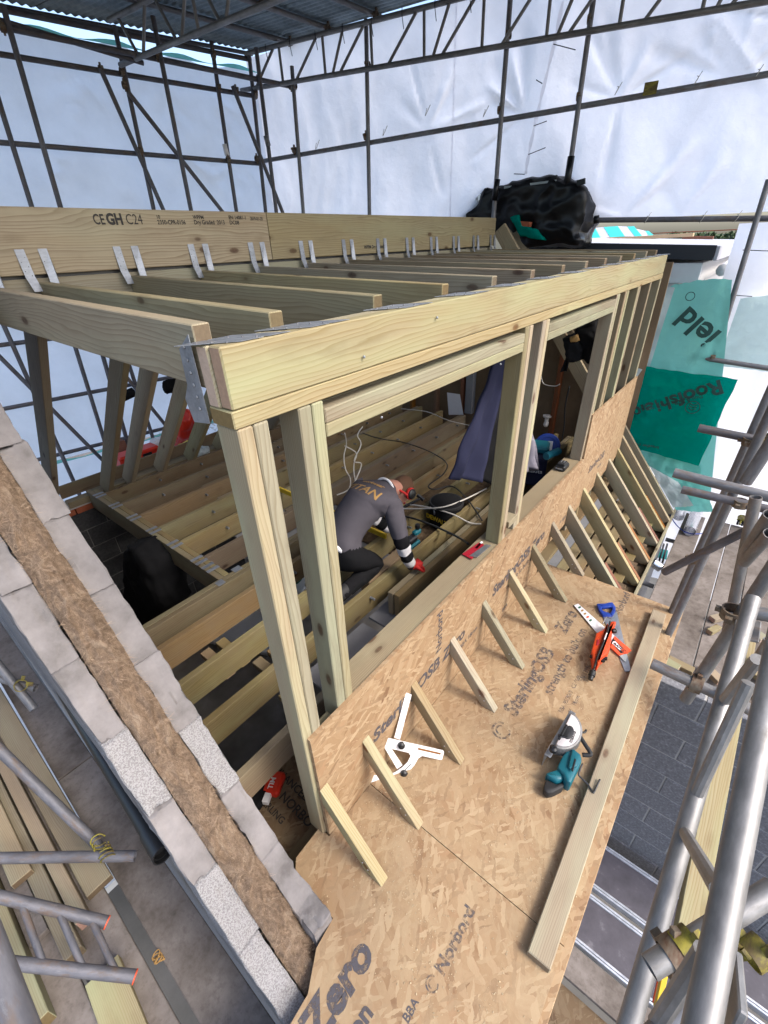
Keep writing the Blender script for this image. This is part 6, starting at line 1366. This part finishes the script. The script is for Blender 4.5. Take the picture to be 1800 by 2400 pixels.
# down in the stair opening
tp = thing('dark_opening_shape', (0.780, 3.267, -0.600), 'black sheet hanging in the stair opening below the trimmer', 'sheet')
blob('dark_shape', 'blackcloth', [(0.620, 2.786, 0.307), (0.620, 2.623, 0.320), (0.620, 2.504, 0.236), (0.620, 2.497, -0.044), (0.620, 2.515, -0.265), (0.620, 3.667, -1.282), (0.620, 4.156, -1.360), (0.620, 3.415, -0.391), (0.620, 2.999, 0.139)], 0.50, 0.78, tp, 0.03, 5)  # black body added where the opening is only dark
for (px, lab, m2, lo, hi) in (((1.781, 5.480, -2.200), 'white dust sheet crumpled on the floor below the opening', 'whitepaint', (-0.5, -0.9, 0), (0.7, 0.8, 0.06)), ((3.336, 7.957, -2.200), 'pale boards stacked on the lower floor', 'whitepaint', (-0.9, -0.2, 0), (0.9, 0.3, 0.2)), ((2.282, 7.685, -2.200), 'white tiles stacked on the lower floor', 'whitepaint', (-0.3, -0.3, 0), (0.3, 0.3, 0.1)), ((2.592, 7.761, -2.200), 'cream slab leaning on the lower floor', 'offwhite', (-0.3, -0.2, 0), (0.4, 0.2, 0.12))):
    px = V(px); px.y = min(px.y, 3.9) ; t = thing('white_stack', px, lab, 'stack'); box('sheet', m2, px + V(lo), px + V(hi), t, 0.01, 0.4)
gbn = thing('green_tub', (2.709, 6.276, -1.900), 'dark green garden tub on the lower floor', 'tub')
gq2 = V((2.719, 6.345, -1.950)); gq2.y = min(gq2.y, 3.8)
lathe('tub', 'bin_green', [(0, 0.20), (0.30, 0.26), (0.31, 0.24), (0.05, 0.18)], Matrix.Translation(gq2 - V((0, 0, 0.2))) @ Matrix.Rotation(-math.pi/2, 4, 'Y'), gbn, 20)
fx = thing('fixings_bag', (0.084, 0.481, -0.200), 'red and black fixings bag lying on the strand board under the joists', 'bag')
fq = V((0.092, 0.481, -0.190))
box('bag', 'redplastic', fq + V((-0.03, -0.05, -0.02)), fq + V((0.10, 0.05, 0.035)), fx, 0.014, 0.5); box('bag', 'blackcloth', fq + V((-0.13, -0.03, -0.02)), fq + V((0.0, 0.08, 0.03)), fx, 0.014, 0.3); box('label', 'whitepaint', fq + V((-0.07, -0.055, 0.0)), fq + V((-0.02, -0.02, 0.034)), fx, 0.002, 0.5)
text('lettering', 'TIM', 0.040, fq + V((0.0, -0.03, 0.0365)), (0.88, 0.48, 0), (-0.48, 0.88, 0), 'whitepaint', fx, 0.001)

# ---------------------------------------------------------------- the kneeling man
pn = thing('person', (1.3, 0.85, 0.34), 'person kneeling bent over the joists in charcoal top and red gloves, sorting timber', 'person')
J = {'pel': (1.22, 0.93, 0.66), 'wa': (1.30, 0.90, 0.80), 'ch': (1.46, 0.85, 0.935), 'uc': (1.57, 0.83, 0.985), 'nk': (1.66, 0.815, 0.985), 'hb': (1.725, 0.80, 0.955), 'hd': (1.80, 0.795, 0.905),
     'sr': (1.545, 0.685, 0.95), 'er': (1.535, 0.60, 0.665), 'wr': (1.60, 0.585, 0.455), 'pr': (1.64, 0.58, 0.415), 'sl': (1.56, 0.985, 0.95), 'el': (1.66, 1.03, 0.69), 'wl': (1.80, 0.92, 0.52), 'pl': (1.85, 0.89, 0.48),
     'hr': (1.20, 0.83, 0.62), 'kr': (1.50, 0.79, 0.435), 'ar': (1.16, 0.80, 0.40), 'tr': (1.06, 0.80, 0.385), 'hl': (1.20, 1.03, 0.62), 'kl': (1.52, 1.07, 0.435), 'al': (1.16, 1.06, 0.40), 'tl': (1.06, 1.06, 0.385)}
Rr = {'pel': .135, 'wa': .138, 'ch': .150, 'uc': .125, 'nk': .062, 'hb': .058, 'hd': .050, 'sr': .078, 'er': .054, 'wr': .042, 'pr': .03, 'sl': .078, 'el': .054, 'wl': .042, 'pl': .03, 'hr': .105, 'kr': .076, 'ar': .052, 'tr': .045, 'hl': .105, 'kl': .076, 'al': .052, 'tl': .045}
E_ = [('pel', 'wa'), ('wa', 'ch'), ('ch', 'uc'), ('uc', 'nk'), ('nk', 'hb'), ('hb', 'hd'), ('uc', 'sr'), ('sr', 'er'), ('er', 'wr'), ('wr', 'pr'), ('uc', 'sl'), ('sl', 'el'), ('el', 'wl'), ('wl', 'pl'), ('pel', 'hr'), ('hr', 'kr'), ('kr', 'ar'), ('ar', 'tr'), ('pel', 'hl'), ('hl', 'kl'), ('kl', 'al'), ('al', 'tl')]
def skinned(J, Rr, E_, root, sub=2):
    ks = list(J); me = bpy.data.meshes.new('skin'); me.from_pydata([J[k] for k in ks], [(ks.index(a), ks.index(b)) for a, b in E_], [])
    o = bpy.data.objects.new('skin', me); COL.objects.link(o); o.modifiers.new('s', 'SKIN'); sk = me.skin_vertices[0].data
    for i, k in enumerate(ks): sk[i].radius = (Rr[k], Rr[k]); sk[i].use_root = (k == root)
    u = o.modifiers.new('u', 'SUBSURF'); u.levels = u.render_levels = sub
    dg_ = bpy.context.evaluated_depsgraph_get(); dg_.update(); m2 = bpy.data.meshes.new_from_object(o.evaluated_get(dg_)); bpy.data.objects.remove(o); return m2
me = skinned(J, Rr, E_, 'pel', 3)
for nm in ('greyshirt', 'blackcloth', 'skin', 'whitecloth', 'hair'): me.materials.append(M[nm])
def seg_near(p):
    best = None
    for a, b in E_:
        A, B = V(J[a]), V(J[b]); t = max(0, min(1, (p-A).dot(B-A)/(B-A).length_squared)); d = (p-(A+(B-A)*t)).length - (Rr[a]*(1-t)+Rr[b]*t)
        if best is None or d < best[0]: best = (d, a, b, t)
    return best
for p in me.polygons:
    d, a, b, t = seg_near(p.center); k = a+b; mi_ = 0
    if k in ('nkhb', 'hbhd') or (k == 'ucnk' and t > 0.85): mi_ = 2
    elif k in ('ercwr', 'erwr', 'elwl'): mi_ = 1 if (t < 0.12 or 0.45 < t < 0.78) else 3
    elif k in ('srer', 'slel'): mi_ = 0 if t < 0.84 else 1
    elif k in ('wrpr', 'wlpl'): mi_ = 3 if t < 0.4 else 2
    elif k[0:2] in ('hr', 'kr', 'ar', 'hl', 'kl', 'al') or k in ('pelhr', 'pelhl') or (k == 'pelwa' and t < 0.25): mi_ = 1
    p.material_index = mi_; p.use_smooth = True
for v in me.vertices:   # cloth creases
    q = v.co; v.co = q + v.normal*(0.009*(0.5 - abs(noise.noise(q*11 + V((0, q.z*6, 0))))) + 0.007*(0.5 - abs(noise.noise(q*24))) + 0.003*noise.noise(q*45))
body_ = link('body', me, None, None, pn)
# skull, face, ears and cropped hair
hc_ = V((1.80, 0.795, 0.905)); fw = V((0.62, -0.08, -0.78)).normalized(); upv = V((0.78, 0.0, 0.62)); sd = fw.cross(upv).normalized(); upv = sd.cross(fw).normalized()
hm_ = Matrix((fw, -sd, upv)).transposed().to_4x4(); hm_.translation = hc_
bm = bmesh.new(); bmesh.ops.create_icosphere(bm, subdivisions=4, radius=1)
for v in bm.verts:
    c = v.co.copy(); x, y, z = c.x*0.098, c.y*0.077, c.z*0.112
    if z < 0: x *= 1 + z*1.2; y *= 1 + z*2.2
    if c.x > 0.75: x += 0.006*math.exp(-((c.z+0.1)/0.25)**2 - (c.y/0.22)**2)*3.0
    v.co = (x, y, z)
hd_ = link('head', mesh_bm(bm), 'skin', hm_, pn, True)
bm = bmesh.new(); bmesh.ops.create_icosphere(bm, subdivisions=4, radius=1)
for v in bm.verts: v.co = (v.co.x*0.101, v.co.y*0.080, v.co.z*0.115)
bmesh.ops.delete(bm, geom=[v for v in bm.verts if v.co.z < 0.015 + 0.55*max(0, v.co.x) - 1.15*max(0, -v.co.x)], context='VERTS')
for v in bm.verts: v.co += v.co.normalized()*0.002*noise.noise(v.co*120)
link('hair', mesh_bm(bm), 'hair', hm_, hd_, True)
for s_ in (-1, 1):
    bm = bmesh.new(); bmesh.ops.create_icosphere(bm, subdivisions=2, radius=1)
    for v in bm.verts: v.co = (v.co.x*0.018, v.co.y*0.008 + s_*0.078, v.co.z*0.030 - 0.01)
    link('ear', mesh_bm(bm), 'skin', hm_, hd_, True)
    bm = bmesh.new(); bmesh.ops.create_icosphere(bm, subdivisions=2, radius=0.009); bmesh.ops.translate(bm, vec=(0.082, s_*0.03, 0.005), verts=bm.verts); link('eye', mesh_bm(bm), 'whitepaint', hm_, hd_, True)
bm = bmesh.new(); bmesh.ops.create_cube(bm, size=1); bmesh.ops.scale(bm, vec=(0.03, 0.024, 0.045), verts=bm.verts); bmesh.ops.translate(bm, vec=(0.098, 0, -0.02), verts=bm.verts); bmesh.ops.bevel(bm, geom=bm.edges[:], offset=0.009, segments=2, affect='EDGES'); link('nose', mesh_bm(bm), 'skin', hm_, hd_, True)
bm = bmesh.new(); bmesh.ops.create_cube(bm, size=1); bmesh.ops.scale(bm, vec=(0.012, 0.045, 0.012), verts=bm.verts); bmesh.ops.translate(bm, vec=(0.083, 0, -0.062), verts=bm.verts); link('mouth', mesh_bm(bm), 'redcard', hm_, hd_, True)
ed = thing('ear_defenders', hc_, 'red ear defenders with black cups worn by the kneeling person', 'ear defenders')
for s_ in (-1, 1):
    m2 = hm_ @ Matrix.Translation((-0.005, s_*0.082, -0.008)) @ Matrix.Rotation(s_*math.pi/2, 4, 'Z')
    lathe('cup', 'black', [(0.018, 0.040), (0.030, 0.038), (0.040, 0.026), (0.042, 0.004)], m2, ed, 18); lathe('ring', 'red', [(-0.004, 0.036), (0.0, 0.044), (0.016, 0.045), (0.02, 0.040)], m2, ed, 18)
path('band', 'red', [hm_ @ V((-0.095*math.sin(a) - 0.012, 0.098*math.cos(a), -0.035)) for a in [math.pi*k/10 for k in range(11)]], 0.009, ed, 8, 3)
# neck line, shirt tail and back print
path('collar', 'whitecloth', [V(J['nk']) + V((-0.03, 0.0, 0.0)) + 0.076*(math.cos(a)*V((0, 1, 0)) + math.sin(a)*V((0.15, 0, 0.98))) for a in [2*math.pi*k/14 for k in range(15)]], 0.009, pn, 8, 2)
path('shirt_tail', 'whitecloth', [V(J['pel']) + V((-0.035, 0, 0.02)) + 0.128*(math.cos(a)*V((0, 1, 0)) + math.sin(a)*V((-0.55, 0, 0.83))) for a in [-0.9 + math.pi*1.5*k/12 for k in range(13)]], 0.016, pn, 8, 2)
bvh = None
from mathutils.bvhtree import BVHTree
bmb = bmesh.new(); bmb.from_mesh(body_.data); bvh = BVHTree.FromBMesh(bmb)
def back_text(s, size, y_off, t0):
    c = bpy.data.curves.new('t', 'FONT'); c.body = s; c.size = size; c.offset = 0.0015; c.resolution_u = 2; c.align_x = 'CENTER'
    o = bpy.data.objects.new('t', c); COL.objects.link(o); m2 = bpy.data.meshes.new_from_object(o); bpy.data.objects.remove(o)
    bm = bmesh.new(); bm.from_mesh(m2); bmesh.ops.triangulate(bm, faces=bm.faces[:]); bmesh.ops.subdivide_edges(bm, edges=[e for e in bm.edges if e.calc_length() > 0.02], cuts=2)
    up_ = V((0.86, -0.1, 0.42)).normalized(); base = V((1.50, 0.845, 1.3)) + up_*t0
    for v in bm.verts:
        q = base + V((0, -1, 0))*v.co.x + up_*v.co.y
        h = bvh.ray_cast(q + V((-0.1, 0, 0.4)), V((0.22, 0, -1)).normalized())
        v.co = (h[0] + h[1]*0.004) if h[0] else q - V((0, 0, 0.4))
    link('print', mesh_bm(bm), 'print_tan', None, pn)
back_text('TITAN', 0.100, 0, -0.13); back_text('workwear', 0.045, 0, -0.01)
# gloved hands with separate fingers
def hand(w_, pdir, curl, mat, side):
    w_ = V(w_); pd_ = V(pdir).normalized(); dn = V((0, 0, -1)); dn = (dn - pd_*dn.dot(pd_)).normalized(); sdv = pd_.cross(dn)*side
    pj = {'w': w_, 'p1': w_ + pd_*0.045, 'p2': w_ + pd_*0.080}; pr_ = {'w': .028, 'p1': .038, 'p2': .036}; pe = [('w', 'p1'), ('p1', 'p2')]
    g = link('glove', skinned(pj, pr_, pe, 'p1', 2), mat, None, pn, True)
    for k, (L, off) in enumerate(((0.068, -0.030), (0.078, -0.010), (0.073, 0.011), (0.058, 0.030))):
        b0 = w_ + pd_*0.075 + sdv*off; a1 = b0 + pd_*L*0.45 + dn*L*0.15*curl; a2 = a1 + pd_*L*0.25 + dn*L*0.35*curl; a3 = a2 + pd_*L*0.05 + dn*L*0.32*curl
        path('finger', 'blackrubber' if mat == 'red' and k > 9 else mat, [b0 - pd_*0.02, b0, a1, a2, a3], 0.0105, g, 8, 3, (1.1, 0.8))
    tb_ = w_ + pd_*0.03 - sdv*0.030; path('thumb', mat, [tb_ + sdv*0.015, tb_ - sdv*0.015 + pd_*0.012, tb_ - sdv*0.028 + pd_*0.038 + dn*0.012, tb_ - sdv*0.024 + pd_*0.062 + dn*0.028], 0.0125, g, 8, 3, (1.1, 0.75))
    path('cuff', 'blackrubber', [w_ + 0.034*(math.cos(a)*sdv + math.sin(a)*dn) for a in [6.2832*k/10 for k in range(11)]], 0.006, g, 6, 2)
hand((1.612, 0.583, 0.425), (0.86, -0.30, -0.35), 1.0, 'red', 1); hand((1.82, 0.91, 0.50), (0.85, -0.3, -0.4), 1.0, 'red', -1)
for s_ in ('r', 'l'):
    a_ = V(J['a'+s_]); tdir = (V(J['t'+s_]) - a_).normalized()
    bm = bmesh.new(); bmesh.ops.create_icosphere(bm, subdivisions=3, radius=1)
    for v in bm.verts: v.co = (v.co.x*0.14, v.co.y*0.05, max(-0.75, v.co.z)*0.055)
    m2 = frame(a_ + tdir*0.16, a_ - tdir*0.12)[0] @ Matrix.Rotation(0.15, 4, 'Y'); link('boot', mesh_bm(bm), 'blackrubber', m2, pn, True)
# far room props just visible through the openings
fr = thing('paper_sheet', (5.050, 2.335, 0.594), 'white paper pinned on the studs of the end wall', 'paper')
flat('sheet', 'whitepaint', [(5.080, 2.439, 0.571), (5.080, 2.225, 0.578), (5.080, 2.151, 0.288), (5.080, 2.396, 0.243)], fr, 0.004)
